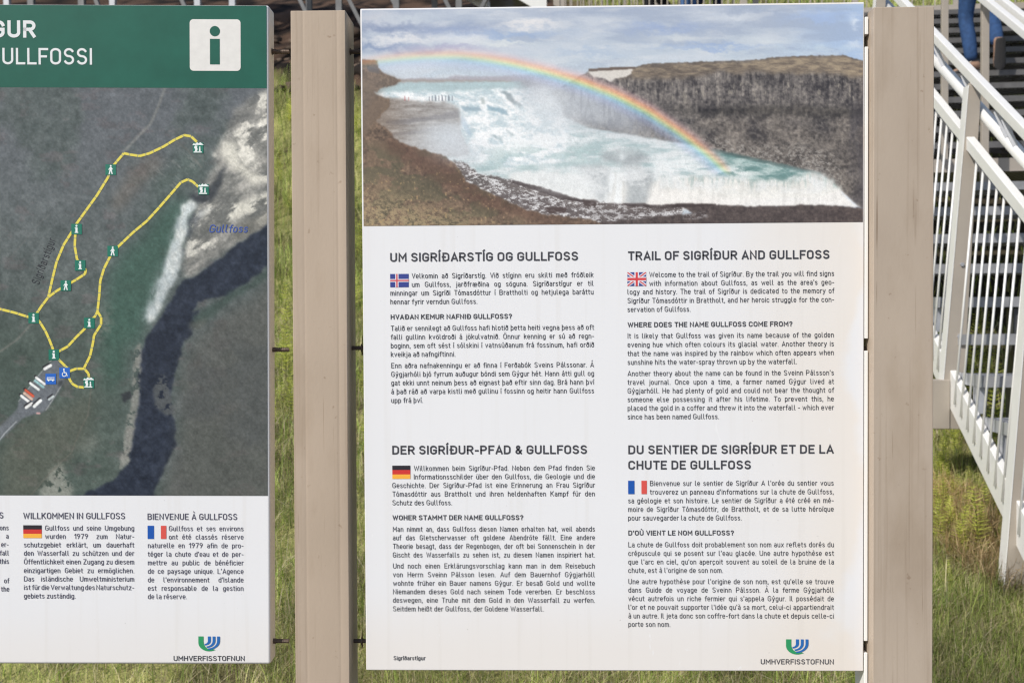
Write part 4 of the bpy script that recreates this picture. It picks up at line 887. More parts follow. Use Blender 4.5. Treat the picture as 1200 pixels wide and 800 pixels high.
for za_, zb2 in ((-.2, .948), (.968, 1.448), (1.468, 1.945), (1.965, 1.9935)):
    b = MB(); b.box(-.0556, -.0500, -.0175, .030, za_, zb2); b.build('mounting_strip', m_strip, pr_, .0008, 2)

class Frame:
    """a board's own plane: turns a point seen in the photograph into board coordinates (metres)"""
    def __init__(s, name, label, px, py, D, yaw, roll, drop):
        ex = np.array([math.cos(yaw), math.sin(yaw), 0]); ey = np.array([-math.sin(yaw), math.cos(yaw), 0]); ez = np.array([0, 0, 1.0])
        s.X = ex * math.cos(roll) + ez * math.sin(roll); s.Z = -ex * math.sin(roll) + ez * math.cos(roll); s.Y = ey
        p0 = bp(px, py, D); s.O = p0 - s.Z * drop
        s.e = bpy.data.objects.new(name, None); COL.objects.link(s.e); s.e.empty_display_size = .1
        s.e.matrix_world = Matrix([[s.X[i], s.Y[i], s.Z[i], s.O[i]] for i in range(3)] + [[0, 0, 0, 1]])
        tag(s.e, label, 'sign', 'information boards')
    def __call__(s, px, py):
        d = ray(px, py); t = np.dot(s.O - EYE, s.Y) / np.dot(d, s.Y); q = EYE + d * t - s.O
        return float(q @ s.X), float(q @ s.Z)
FR = Frame('information_board', 'white board with the waterfall and rainbow photograph above four text blocks', 720, 785.5, 1.65, 0, 0, 0)
FL = Frame('information_board', 'board with a green heading band and an aerial trail map', 318, 778, 1.65, .026, -.0085, 0)

def board_mat(name, wear):
    m = bpy.data.materials.new(name); m.use_nodes = True; t = m.node_tree; p = t.nodes['Principled BSDF']; L = t.links.new
    p.inputs['Roughness'].default_value = .42; p.inputs['Specular IOR Level'].default_value = .35
    tc = t.nodes.new('ShaderNodeTexCoord'); sep = t.nodes.new('ShaderNodeSeparateXYZ'); L(tc.outputs['Object'], sep.inputs[0])
    n = t.nodes.new('ShaderNodeTexNoise'); n.inputs['Scale'].default_value = 5; n.inputs['Detail'].default_value = 5; L(tc.outputs['Object'], n.inputs['Vector'])
    def math_(op, a, b=None, cl=False):
        x = t.nodes.new('ShaderNodeMath'); x.operation = op; x.use_clamp = cl
        for i, v in enumerate((a, b)):
            if v is None: continue
            if isinstance(v, (int, float)): x.inputs[i].default_value = v
            else: L(v, x.inputs[i])
        return x.outputs[0]
    def mr(v, a, b):
        x = t.nodes.new('ShaderNodeMapRange'); x.interpolation_type = 'SMOOTHSTEP'; L(v, x.inputs[0]); x.inputs[1].default_value = a; x.inputs[2].default_value = b; return x.outputs[0]
    def mix(f, a, b):
        x = t.nodes.new('ShaderNodeMix'); x.data_type = 'RGBA'
        L(f, x.inputs[0])
        for s_, v in ((6, a), (7, b)):
            if isinstance(v, tuple): x.inputs[s_].default_value = v + (1,)
            else: L(v, x.inputs[s_])
        return x.outputs[2]
    white = (.80, .80, .815); c = mix(n.outputs['Fac'], white, (.775, .775, .785))
    nz = math_('MULTIPLY', math_('SUBTRACT', n.outputs['Fac'], .5), .22)
    xx = math_('ADD', sep.outputs['X'], nz); zz = math_('ADD', sep.outputs['Z'], math_('MULTIPLY', nz, .35))
    if wear:                                                # yellowed along the right side and the foot
        f = math_('MULTIPLY', mr(xx, .14, .385), math_('SUBTRACT', 1.0, mr(xx, .385, .415)))
        c = mix(math_('MULTIPLY', f, .38), c, (.80, .68, .53))
        c = mix(math_('MULTIPLY', mr(zz, .16, .015), .34), c, (.76, .66, .54))
    else: c = mix(math_('MULTIPLY', mr(zz, .12, .0), .28), c, (.76, .68, .58))
    n2 = t.nodes.new('ShaderNodeTexNoise'); n2.inputs['Scale'].default_value = 26; n2.inputs['Detail'].default_value = 9; n2.inputs['Roughness'].default_value = .7; n2.inputs['Distortion'].default_value = 1.2
    mp = t.nodes.new('ShaderNodeMapping'); mp.inputs['Scale'].default_value = (1, 1, .55); L(tc.outputs['Object'], mp.inputs[0]); L(mp.outputs[0], n2.inputs['Vector'])
    c = mix(math_('MULTIPLY', mr(n2.outputs['Fac'], .64, .70), .5), c, (.86, .86, .87))
    n3 = t.nodes.new('ShaderNodeTexNoise'); n3.inputs['Scale'].default_value = 150; n3.inputs['Detail'].default_value = 2; L(tc.outputs['Object'], n3.inputs['Vector'])
    c = mix(math_('MULTIPLY', mr(n3.outputs['Fac'], .74, .78), .45), c, (.40, .37, .34))
    mq = t.nodes.new('ShaderNodeMapping'); mq.inputs['Scale'].default_value = (60, 1, 2.0); L(tc.outputs['Object'], mq.inputs[0]); n4 = t.nodes.new('ShaderNodeTexNoise'); n4.inputs['Scale'].default_value = 1; n4.inputs['Detail'].default_value = 5; L(mq.outputs[0], n4.inputs['Vector'])
    c = mix(math_('MULTIPLY', mr(n4.outputs['Fac'], .52, .74), .16), c, (.62, .58, .52))
    L(c, p.inputs['Base Color']); return m
m_board_r = board_mat('board_white_weathered', True); m_board_l = board_mat('board_white', False)
m_ink = mat('ink', (.050, .050, .060), .5); m_ink_v = mat('ink_violet', (.060, .055, .090), .5)
m_white_ink = mat('white_ink', (.74, .76, .76), .5, 0, .06, 40)
def flat(col): return mat('print_' + '_'.join(map(str, col)), tuple(lin(col)), .45)
m_picture = mat_attr('printed_picture', .38, .35)

def plate_quad(fr, pts, lift, name, m, parent=None):
    b = MB(); b.add([(x, -lift, z) for x, z in pts], [tuple(range(len(pts)))]); return b.build(name, m, parent or fr.e)
def rect(fr, px0, py0, px1, py1, lift, name, m, parent=None):
    x0, z0 = fr(px0, py0); x1, z1 = fr(px1, py1); return plate_quad(fr, [(x0, z1), (x1, z1), (x1, z0), (x0, z0)], lift, name, m, parent)
def rrect(x0, z0, x1, z1, r, n=5):
    out = []
    for cx, cz, a in ((x1 - r, z1 - r, 0), (x0 + r, z1 - r, 90), (x0 + r, z0 + r, 180), (x1 - r, z0 + r, 270)):
        for k in range(n + 1): t = math.radians(a + 90 * k / n); out.append((cx + r * math.cos(t), cz + r * math.sin(t)))
    return out
def sheet(fr, x0, x1, z0, z1, lift, step, paint, name, px_fun, margin=0):
    nx = int((x1 - x0) / step) + 1; nz = int((z1 - z0) / step) + 1
    gx_, gz_ = np.meshgrid(np.linspace(x0, x1, nx), np.linspace(z1, z0, nz)); pxs, pys = px_fun(gx_, gz_)
    col = paint(pxs, pys, abs(pxs[0, 1] - pxs[0, 0])); V = np.stack([gx_, np.full_like(gx_, -lift), gz_], -1).reshape(-1, 3)
    i = np.arange(nx * nz).reshape(nz, nx); Fq = np.stack([i[:-1, :-1], i[1:, :-1], i[1:, 1:], i[:-1, 1:]], -1).reshape(-1, 4)
    return fastmesh(name, V, Fq, m_picture, fr.e, col.reshape(-1, 3))
def to_photo(fr):
    def f(x, z):
        P = fr.O[:, None, None] + fr.X[:, None, None] * x + fr.Z[:, None, None] * z - EYE[:, None, None]
        d = np.tensordot(_fw, P, 1); return 600 + F_PX * np.tensordot(CR, P, 1) / d, 400 - F_PX * np.tensordot(CU, P, 1) / d
    return f

def bolts(fr, side, pys, px_edge, x_far, x_nut, rn=.0060):
    """threaded rods from the board's edge to the post, each with a nut and a washer"""
    for py in pys:
        xe, z = fr(px_edge, py); b = MB(); s = side
        b.tube((xe - s * .006, .020, z), (xe + s * x_far, .020, z), .0034, n=10)
        for k in range(7): xx = xe + s * (.004 + k * (x_far - .008) / 7); b.tube((xx, .020, z), (xx + s * .0012, .020, z), .0038, n=8)
        bo = b.build('bolt', m_rust, fr.e, smooth=False)
        b = MB(); b.tube((xe + s * x_nut, .020, z), (xe + s * (x_nut + .0055), .020, z), rn, n=6); b.build('nut', m_rust, bo)
        b = MB(); b.tube((xe + s * .0003, .020, z), (xe + s * .002, .020, z), rn * 1.2, n=14); b.build('washer', m_rust, bo)
        b = MB(); zt = z + .022; b.add([(xe + s * .0006, .012, z - .012), (xe + s * .0006, .028, z - .012), (xe + s * .0006, .023, zt), (xe + s * .0006, .017, zt)], [(0, 1, 2, 3)]); b.build('rust_stain', mat('rust_stain', (.20, .11, .06), .8), bo)

# ---------------------------------------------------------------- the white text board
xl, zb_ = FR(429.4, 785.5); xr, zt_ = FR(1012.6, 7); xl2, _ = FR(422, 11); xr = (FR(1014, 3)[0] + FR(1011, 786)[0]) / 2; xl = (xl + xl2) / 2 - .0002
zt_ = (FR(422, 10.5)[1] + FR(1014, 2.5)[1]) / 2; zb_ = FR(720, 785.5)[1]
b = MB(); b.box(xl, xr, 0, .038, zb_, zt_); b.build('panel', m_board_r, FR.e, .0018, 3)
sheet(FR, xl + .0026, xr - .0022, FR(720, 262.6)[1], zt_ - .0030, .0004, .00108, paint_waterfall, 'waterfall_photograph', to_photo(FR))
bolts(FR, -1, (57, 408, 755), 422.5, .027, .0195); bolts(FR, 1, (57, 410, 765), 1014, .008, .0035)

def block(fr, name, lines, cap_px, w, m, xs, seg=3, names=None):
    """lines: (text, px left, px right or None, baseline py)"""
    T = Lettering(); sc = 1.65 / F_PX
    for txt, pl_, pr2, py in lines:
        x0, z0 = fr(pl_, py); x1 = None if pr2 is None else fr(pr2, py)[0]
        T.line(txt, x0, z0, cap_px * sc, w, xs, x1, 'space' if (pr2 is not None and xs_mode == 'space') else 'scale', seg)
    return T.build(name, m, fr.e)
xs_mode = 'space'
def natural_xs(fr, txt, pl_, pr2, py, cap_px, w):
    T = Lettering(); x0, z0 = fr(pl_, py); x1, _ = fr(pr2, py); return T.line(txt, x0, z0, cap_px * 1.65 / F_PX, w, 1.0, x1, 'scale', 1)
BODY_W, CAP = .114, 6.2
def heading(fr, rows, cap=10.4, w=.180, m=None, name='heading'):
    global xs_mode; xs_mode = 'scale'; o = block(fr, name, rows, cap, w, m or m_ink, 1.0, 5); xs_mode = 'space'; return o
def subhead(fr, txt, a, b_, py): heading(fr, [(txt, a, b_, py)], 5.9, .185, None, 'subheading')
def para(fr, rows, L_, R_, last_end, m=None, cap=CAP, w=BODY_W, xs=None):
    """rows: (text, baseline[, left]); all but the last are justified to R_; the last ends at last_end"""
    t, py = rows[-1][0], rows[-1][1]
    k = natural_xs(fr, t, rows[-1][2] if len(rows[-1]) > 2 else L_, last_end, py, cap, w) if xs is None else xs
    ln = [(r[0], r[2] if len(r) > 2 else L_, (R_ if (i < len(rows) - 1 or last_end is None) else None), r[1]) for i, r in enumerate(rows)]
    block(fr, 'paragraph', ln, cap, w, m or m_ink, min(k, 1.08)); return k
def flag(fr, px0, py0, px1, py1, kind):
    x0, z1 = fr(px0, py0); x1, z0 = fr(px1, py1); w, h = x1 - x0, z1 - z0; e = FR.e if fr is FR else FL.e; lift = .0005
    R = lambda a, b_, c, d, col, l, nm, par: plate_quad(fr, [(x0 + w * a, z0 + h * b_), (x0 + w * c, z0 + h * b_), (x0 + w * c, z0 + h * d), (x0 + w * a, z0 + h * d)], l, nm, flat(col), par)
    if kind == 'de':
        f = R(0, .667, 1, 1, (40, 36, 44), lift, 'flag', e); R(0, .334, 1, .666, (206, 52, 48), lift, 'stripe', f); R(0, 0, 1, .333, (244, 178, 66), lift, 'stripe', f)
    elif kind == 'fr':
        f = R(0, 0, .34, 1, (22, 84, 170), lift, 'flag', e); R(.71, 0, 1, 1, (216, 84, 76), lift, 'stripe', f)
    elif kind == 'is':
        f = R(0, 0, 1, 1, (52, 66, 140), lift, 'flag', e); R(.28, 0, .45, 1, (232, 230, 236), lift + .0001, 'cross', f); R(0, .39, 1, .61, (232, 230, 236), lift + .00015, 'cross', f); R(.325, 0, .405, 1, (206, 84, 92), lift + .0002, 'cross', f); R(0, .445, 1, .555, (206, 84, 92), lift + .00025, 'cross', f)
    else:
        f = R(0, 0, 1, 1, (66, 78, 144), lift, 'flag', e); b2 = MB()
        for (ax, az, bx, bz) in ((0, 0, 1, 1), (0, 1, 1, 0)):
            for col, hw, l in (((228, 226, 232), .11, .0001), ((206, 70, 74), .045, .0002)):
                q = [(x0 + w * (ax), z0 + h * (az)), (x0 + w * (ax + hw * 1.0), z0 + h * az), (x0 + w * bx, z0 + h * (bz + (hw * 1.4 if az > bz else -hw * 1.4))), (x0 + w * bx, z0 + h * bz), (x0 + w * (bx - hw), z0 + h * bz), (x0 + w * ax, z0 + h * (az + (hw * 1.4 if bz > az else -hw * 1.4)))]
                plate_quad(fr, q, lift + l + (.00005 if az else 0), 'saltire', flat(col), f)
        R(.38, 0, .62, 1, (228, 226, 232), lift + .0003, 'cross', f); R(0, .34, 1, .66, (228, 226, 232), lift + .00035, 'cross', f); R(.44, 0, .56, 1, (210, 66, 70), lift + .0004, 'cross', f); R(0, .41, 1, .59, (210, 66, 70), lift + .00045, 'cross', f)
def logo(fr, px0, py0, px1, py1, tx0, tx1, tpy):
    x0, z1 = fr(px0, py0); x1, z0 = fr(px1, py1); w, h = x1 - x0, z1 - z0; U = lambda pts: [(x0 + w * a, z1 - h * b_) for a, b_ in pts]
    arc = lambda cx, cy, rx, ry, a, b_, n=12: [(cx + rx * math.cos(math.radians(t)), cy + ry * math.sin(math.radians(t))) for t in np.linspace(a, b_, n)]
    g = [(0, 0), (.24, 0), (.24, .38)] + [(p[0], p[1]) for p in arc(.62, .38, .38, .50, 180, 75)] + [(.80, .93)] + arc(.50, .42, .50, .58, 62, 180)
    o = plate_quad(fr, U(g), .0005, 'logo', flat((46, 150, 96)))
    for k, (xa, xb, rx, ry) in enumerate(((.44, .58, .30, .30), (.66, .79, .42, .46), (.87, 1.0, .56, .60))):
        outer = [(xb, 0), (xb, .30)] + arc(xb - rx, .30, rx, ry, 0, 88, 10); inner = arc(xb - rx, .30, rx - (xb - xa), ry - .10, 88, 0, 10) + [(xa, .30), (xa, 0)]
        plate_quad(fr, U(outer + inner), .0006 + .0001 * k, 'wave', flat((36, 104, 176)), o)
    T = Lettering(); xa, za = fr(tx0, tpy); xb, _ = fr(tx1, tpy); T.line('UMHVERFISSTOFNUN', xa, za, 6.1 * 1.65 / F_PX, .155, 1.0, xb, 'scale', 4); T.build('lettering', m_ink, o)

heading(FR, [('UM SIGRÍÐARSTÍG OG GULLFOSS', 457.3, 677.5, 306.8)]); flag(FR, 457.2, 321, 479, 336.4, 'is')
k1 = para(FR, [('Velkomin að Sigríðarstíg. Við stíginn eru skilti með fróðleik', 326.3, 482.5), ('um Gullfoss, jarðfræðina og söguna. Sigríðarstígur er til', 336.3, 482.6), ('minningar um Sigríði Tómasdóttur í Brattholti og hetjulega baráttu', 346.4), ('hennar fyrir verndun Gullfoss.', 356.6)], 457.5, 695.4, 562.6)
subhead(FR, 'HVAÐAN KEMUR NAFNIÐ GULLFOSS?', 457.8, 600, 374.2)
para(FR, [('Talið er sennilegt að Gullfoss hafi hlotið þetta heiti vegna þess að oft', 387.6), ('falli gullinn kvöldroði á jökulvatnið. Önnur kenning er sú að regn-', 397.8), ('boginn, sem oft sést í sólskini í vatnsúðanum frá fossinum, hafi orðið', 407.9), ('kveikja að nafngiftinni.', 418)], 458, 696, 536.3)
para(FR, [('Enn aðra nafnakenningu er að finna í Ferðabók Sveins Pálssonar. Á', 431.2), ('Gýgjarhóli bjó fyrrum auðugur bóndi sem Gýgur hét. Hann átti gull og', 441.3), ('gat ekki unnt neinum þess að eignast það eftir sinn dag. Brá hann því', 451.4), ('á það ráð að varpa kistli með gullinu í fossinn og heitir hann Gullfoss', 461.5), ('upp frá því.', 471.8)], 458.5, 696, 497)
heading(FR, [('TRAIL OF SIGRÍÐUR AND GULLFOSS', 735.9, 972, 305)]); flag(FR, 735.1, 319, 757.1, 335, 'gb')
para(FR, [('Welcome to the trail of Sigríður. By the trail you will find signs', 324.8, 760.7), ('with information about Gullfoss, as well as the area’s geo-', 335, 760.7), ('logy and history. The trail of Sigríður is dedicated to the memory of', 345), ('Sigríður Tómasdóttir in Brattholt, and her heroic struggle for the con-', 355.3), ('servation of Gullfoss.', 365.5)], 735.2, 977.3, 809.3)
subhead(FR, 'WHERE DOES THE NAME GULLFOSS COME FROM?', 735.4, 928.6, 383.4)
para(FR, [('It is likely that Gullfoss was given its name because of the golden', 396.5), ('evening hue which often colours its glacial water. Another theory is', 406.8), ('that the name was inspired by the rainbow which often appears when', 417.1), ('sunshine hits the water-spray thrown up by the waterfall.', 427.3)], 735.4, 977, 938)
para(FR, [('Another theory about the name can be found in the Sveinn Pálsson’s', 440.5), ('travel journal. Once upon a time, a farmer named Gýgur lived at', 450.7), ('Gýgjarhóll. He had plenty of gold and could not bear the thought of', 460.8), ('someone else possessing it after his lifetime. To prevent this, he', 470.9), ('placed the gold in a coffer and threw it into the waterfall - which ever', 481), ('since has been named Gullfoss.', 491.1)], 735.4, 977, 848)
heading(FR, [('DER SIGRÍÐUR-PFAD & GULLFOSS', 459.7, 688, 532.2)]); flag(FR, 459.7, 545.2, 481, 560.7, 'de')
para(FR, [('Willkommen beim Sigríður-Pfad. Neben dem Pfad finden Sie', 551.4, 485), ('Informationsschilder über den Gullfoss, die Geologie und die', 561.3, 485), ('Geschichte. Der Sigríður-Pfad ist eine Erinnerung an Frau Sigríður', 571.4), ('Tómasdóttir aus Brattholt und ihren heldenhaften Kampf für den', 581.5), ('Schutz des Gullfoss.', 591.6)], 459.8, 697, 530)
subhead(FR, 'WOHER STAMMT DER NAME GULLFOSS?', 460, 613.3, 609)
para(FR, [('Man nimmt an, dass Gullfoss diesen Namen erhalten hat, weil abends', 622.6), ('auf das Gletscherwasser oft goldene Abendröte fällt. Eine andere', 632.5), ('Theorie besagt, dass der Regenbogen, der oft bei Sonnenschein in der', 642.6), ('Gischt des Wasserfalls zu sehen ist, zu diesem Namen inspiriert hat.', 652.7)], 460.4, 697, None, xs=1.0)
para(FR, [('Und noch einen Erklärungsvorschlag kann man in dem Reisebuch', 665.6), ('von Herrn Sveinn Pálsson lesen. Auf dem Bauernhof Gýgjarhóll', 675.7), ('wohnte früher ein Bauer namens Gýgur. Er besaß Gold und wollte', 685.8), ('Niemandem dieses Gold nach seinem Tode vererben. Er beschloss', 695.7), ('deswegen, eine Truhe mit dem Gold in den Wasserfall zu werfen.', 705.6), ('Seitdem heißt der Gullfoss, der Goldene Wasserfall.', 715.7)], 460.6, 697, 639.7)
heading(FR, [('DU SENTIER DE SIGRÍÐUR ET DE LA', 736.2, 976.6, 531.8), ('CHUTE DE GULLFOSS', 736.2, 880, 549.8)]); flag(FR, 736, 562.9, 758, 578.5, 'fr')
para(FR, [('Bienvenue sur le sentier de Sigríður A l’orée du sentier vous', 569, 761.6), ('trouverez un panneau d’informations sur la chute de Gullfoss,', 579.1, 761.6), ('sa géologie et son histoire. Le sentier de Sigríður a été créé en mé-', 589.2), ('moire de Sigríður Tómasdóttir, de Brattholt, et de sa lutte héroïque', 599.3), ('pour sauvegarder la chute de Gullfoss.', 609.4)], 736, 976.8, 875.3)
subhead(FR, 'D’OÙ VIENT LE NOM GULLFOSS?', 736.2, 860, 626.9)
para(FR, [('La chute de Gullfoss doit probablement son nom aux reflets dorés du', 640.7), ('crépuscule qui se posent sur l’eau glacée. Une autre hypothèse est', 650.8), ('que l’arc en ciel, qu’on aperçoit souvent au soleil de la bruine de la', 660.8), ('chute, est à l’origine de son nom.', 670.7)], 736.2, 977, 853.2)
para(FR, [('Une autre hypothèse pour l’origine de son nom, est qu’elle se trouve', 683.8), ('dans Guide de voyage de Sveinn Pálsson. À la ferme Gýgjarhóll', 693.7), ('vécut autrefois un riche fermier qui s’appela Gýgur. Il possédait de', 703.7), ('l’or et ne pouvait supporter l’idée qu’à sa mort, celui-ci appartiendrait', 713.8), ('à un autre. Il jeta donc son coffre-fort dans la chute et depuis celle-ci', 723.9), ('porte son nom.', 733.8)], 736.3, 977, 789.5)
heading(FR, [('Sigríðarstígur', 461.3, 498.5, 772.8)], 5.0, .15, None, 'footer_text'); logo(FR, 921, 748.4, 947.2, 766.2, 891.4, 977, 777.6)

# ---------------------------------------------------------------- the map board
pr_x = (FL(314.3, 6)[0] + FL(318, 778)[0]) / 2; z_top = (FL(314, 6)[1] + FL(0, 5)[1]) / 2; z_bot = 0.0; LEFT = pr_x - .83
b = MB(); b.mi = 0; b.box(LEFT, pr_x, 0, .038, z_bot, z_top); pan = b.build('panel', [m_board_l, m_cream], FL.e, .0045, 4)
for p in pan.data.polygons:
    if abs(p.normal.x) > .9: p.material_index = 1
m_green = mat('heading_green', tuple(lin((34, 98, 82))), .42, 0, .22, 14, 0, .25)
zg = FL(314, 103.6)[1]; zm = FL(316, 580.6)[1]
band = plate_quad(FL, [(LEFT + .001, zg), (pr_x - .0040, zg), (pr_x - .0040, z_top - .0016), (LEFT + .001, z_top - .0016)], .0005, 'heading_band', m_green)
sheet(FL, LEFT + .001, pr_x - .0040, zm, zg - .0002, .0004, .00118, paint_map, 'aerial_map', to_photo(FL))
T = Lettering(); xa, za = FL(42.3, 44.6); T.line('SIGRÍÐARSTÍGUR', xa, za, 20.0 * 1.65 / F_PX, .19, 1.12, None, right=True, seg=8, lift=.0009)
xa, za = FL(108.3, 76.2); T.line('GULLFOSSI', xa, za, 19.2 * 1.65 / F_PX, .135, 1.06, None, right=True, seg=8, lift=.0009); T.build('heading', m_white_ink, band)
xa, zt1 = FL(222.4, 23); xb, zb1 = FL(282.2, 83.5)
sq = plate_quad(FL, rrect(xa, zb1, xb, zt1, .0062, 6), .0009, 'information_symbol', mat('symbol_white', (.78, .76, .72), .45, 0, .10, 60), band)
xi, zi = FL(252, 37); ri = 6.0 * 1.65 / F_PX; plate_quad(FL, [(xi + ri * math.cos(t), zi + ri * math.sin(t)) for t in np.linspace(0, 2 * math.pi, 28, False)], .0012, 'symbol_dot', m_green, sq); rect(FL, 246.2, 46, 257.8, 75.9, .0012, 'symbol_stem', m_green, sq)
# trails and symbols of the map
m_trail = flat((224, 208, 84)); m_trail2 = flat((172, 168, 118)); px = lambda n: n * 1.65 / F_PX
def trail(pts):
    P = [Vector(FL(*p)) for p in pts]; b = MB(); b2 = MB()
    def seg_(bb, a, c, w, l):
        d = (c - a).normalized(); n_ = Vector((-d.y, d.x)) * w / 2; bb.add([(a.x - n_.x, -l, a.y - n_.y), (a.x + n_.x, -l, a.y + n_.y), (c.x + n_.x, -l, c.y + n_.y), (c.x - n_.x, -l, c.y - n_.y)], [(0, 1, 2, 3)])
    k = 0
    acc = 0; dash, gap = px(8.5), px(1.3)
    for a, c in zip(P[:-1], P[1:]):
        d = c - a; Lg = d.length; t = 0
        while t < Lg:
            ph = acc % (dash + gap); step_ = min((dash - ph) if ph < dash else (dash + gap - ph), Lg - t) + 1e-7
            seg_(b if ph < dash else b2, a + d * (t / Lg), a + d * min(1, (t + step_) / Lg), px(2.9), .00070 + (k % 40) * .000002); t += step_; acc += step_; k += 1
    o = b.build('trail_line', m_trail, FL.e); b2.build('trail_gap', m_trail2, o)
for tr in TRAILS: trail(tr)
m_sg = flat((10, 112, 92)); m_sb = flat((28, 98, 190)); m_sw = flat((232, 238, 236))
def symbol(cx, cy, kind, s=12.4):
    h = s / 2; o = rect(FL, cx - h, cy - h, cx + h, cy + h, .0010, 'map_symbol', m_sb if kind in ('bus', 'chair') else m_sg)
    X, Z = FL(cx, cy); u = px(s) ; b = MB(); cnt = [0]
    def poly(p): cnt[0] += 1; b.add([(X + a * u, -.0012 - cnt[0] * .00003, Z + c * u) for a, c in p], [tuple(range(len(p)))])
    circ = lambda a, c, r: poly([(a + r * math.cos(t), c + r * math.sin(t)) for t in np.linspace(0, 2 * math.pi, 12, False)])
    if kind == 'i': circ(0, .30, .10); poly([(-.10, -.34), (.10, -.34), (.10, .14), (-.10, .14)]); poly([(-.16, .06), (-.06, .06), (-.06, .14), (-.16, .14)]); poly([(-.17, -.36), (.17, -.36), (.17, -.28), (-.17, -.28)])
    if kind == 'walk': circ(.01, .35, .085); poly([(-.10, -.05), (.11, -.05), (.10, .24), (-.07, .24)]); poly([(-.10, -.04), (.02, -.04), (-.08, -.42), (-.20, -.42)]); poly([(0, -.04), (.11, -.04), (.20, -.42), (.09, -.42)]); poly([(-.07, .22), (-.02, .14), (-.16, -.04), (-.22, 0)]); poly([(.08, .22), (.22, .04), (.17, 0), (.05, .14)])
    if kind == 'fall':
        poly([(-.54, .28), (-.40, .44), (-.28, .36), (-.24, .24), (-.40, .26)]); poly([(-.29, .36), (-.08, .54), (.02, .42), (.0, .28), (-.25, .25)]); poly([(.02, .42), (.22, .52), (.54, .28), (.30, .27), (.0, .28)]); poly([(-.36, .12), (-.26, .22), (-.06, .20), (-.10, .06), (-.04, -.12), (-.10, -.32), (-.32, -.32), (-.26, -.12), (-.36, -.02)]); poly([(-.42, -.34), (.34, -.34), (.34, -.44), (-.42, -.44)]); circ(.16, .06, .07); poly([(.10, -.02), (.22, -.02), (.24, -.32), (.08, -.32)])
    if kind == 'bus': poly([(-.36, -.12), (.36, -.12), (.36, .16), (-.36, .16)]); circ(-.2, -.14, .08); circ(.2, -.14, .08)
    if kind == 'chair': circ(-.06, .34, .08); poly([(-.10, .26), (0, .26), (.02, -.02), (-.08, -.02)]); poly([(-.04, .06), (.18, .06), (.18, -.02), (-.04, -.02)]); poly([(.10, .0), (.20, 0), (.30, -.30), (.20, -.30)]); [poly([(.16 * math.cos(t) * 1.45 - .02, -.14 + .16 * math.sin(t) * 1.45), (.16 * math.cos(t) * 1.0 - .02, -.14 + .16 * math.sin(t)), (.16 * math.cos(t + .5) - .02, -.14 + .16 * math.sin(t + .5)), (.16 * math.cos(t + .5) * 1.45 - .02, -.14 + .16 * math.sin(t + .5) * 1.45)]) for t in np.arange(2.2, 5.9, .5)]
    b.build('pictogram', m_sw, o)
    if kind == 'bus':
        b = MB(); [b.add([(X + (a) * u, -.0016, Z + .0 * u), (X + (a + .10) * u, -.0016, Z), (X + (a + .10) * u, -.0016, Z + .10 * u), (X + a * u, -.0016, Z + .10 * u)], [(0, 1, 2, 3)]) for a in (-.30, -.16, -.02, .12, .24)]; b.build('bus_window', m_sb, o)
for c in [(130, 199, 'walk'), (232.4, 173.6, 'fall'), (90, 268.5, 'i'), (94.3, 311, 'i'), (77.4, 334.6, 'walk'), (39.7, 372.6, 'i'), (63.4, 415.5, 'i'), (105, 378.4, 'i'), (132.3, 294.3, 'walk'), (238.6, 222, 'fall'), (104.4, 448.4, 'fall'), (59.8, 443.8, 'bus'), (76, 436.7, 'chair')]: symbol(*c)
T = Lettering(); xa, za = FL(245, 272.6); xb, _ = FL(290, 272.6); T.line('Gullfoss', xa, za, px(9.4), .12, 1.1, xb, 'scale', 6, lift=.0009, slant=.2); T.build('map_name', flat((58, 86, 164)), FL.e)
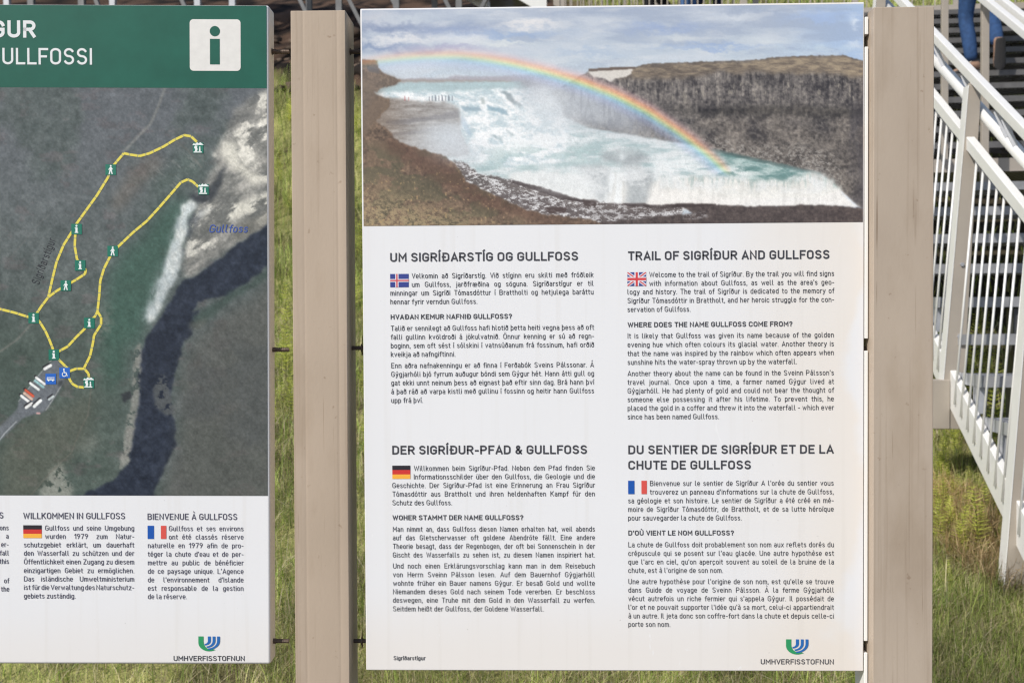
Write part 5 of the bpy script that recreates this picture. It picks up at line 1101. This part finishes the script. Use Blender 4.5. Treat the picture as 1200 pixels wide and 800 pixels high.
T = Lettering(); xa, za = FL(45.6, 334); T.line('Sigríðarstígur', xa, za, px(9.6), .085, .86, None, seg=5, lift=.0009, ang=math.radians(69)); T.build('map_name', flat((52, 54, 60)), FL.e)
# text under the map
heading(FL, [('WILLKOMMEN IN GULLFOSS', 27.4, 146.6, 607.6)], 7.5, .135, m_ink_v); heading(FL, [('BIENVENUE À GULLFOSS', 173, 278, 608.6)], 7.5, .135, m_ink_v)
flag(FL, 27.3, 614.9, 49, 630, 'de'); flag(FL, 173, 615.5, 195, 631, 'fr')
k = para(FL, [('Gullfoss und seine Umgebung', 621.2, 53), ('wurden 1979 zum Natur-', 630.9, 53), ('schutzgebiet erklärt, um dauerhaft', 640.8), ('den Wasserfall zu schützen und der', 650.6), ('Öffentlichkeit einen Zugang zu diesem', 660.6), ('einzigartigen Gebiet zu ermöglichen.', 670.8), ('Das isländische Umweltministerium', 680.7), ('ist für die Verwaltung des Naturschutz-', 690.6), ('gebiets zuständig.', 700.6)], 28.2, 157.2, 88.9, m_ink_v)
para(FL, [('Gullfoss et ses environs', 621.8, 198), ('ont été classés réserve', 631.6, 198), ('naturelle en 1979 afin de pro-', 641.6), ('téger la chute d’eau et de per-', 651.7), ('mettre au public de bénéficier', 661.7), ('de ce paysage unique. L’Agence', 671.7), ('de l’environnement d’Islande', 681.7), ('est responsable de la gestion', 691.6), ('de la réserve.', 701.3)], 173.4, 285.3, 223.3, m_ink_v)
T = Lettering()
for rows in ((('ons', 10, 620.8), ('a', 10, 630.6), ('er-', 10, 640.4), ('fall', 10.4, 650.4), ('this', 10.4, 660.2)), (('of', 10.6, 682.8), ('the', 10.8, 692.6))):
    T = Lettering()
    for s_, e_, py in rows: xa, za = FL(e_, py); T.line(s_, xa, za, px(CAP), BODY_W, .95, None, right=True)
    T.build('paragraph', m_ink_v, FL.e)
T = Lettering(); xa, za = FL(4, 607); T.line('S', xa, za, px(7.5), .135, 1, None, right=True, seg=5); T.build('heading', m_ink_v, FL.e)
logo(FL, 232.5, 745, 257.8, 762.5, 203.5, 286.8, 773.7)
bolts(FL, 1, (57, 410, 755), 314.5, .030, .0030, .0046)
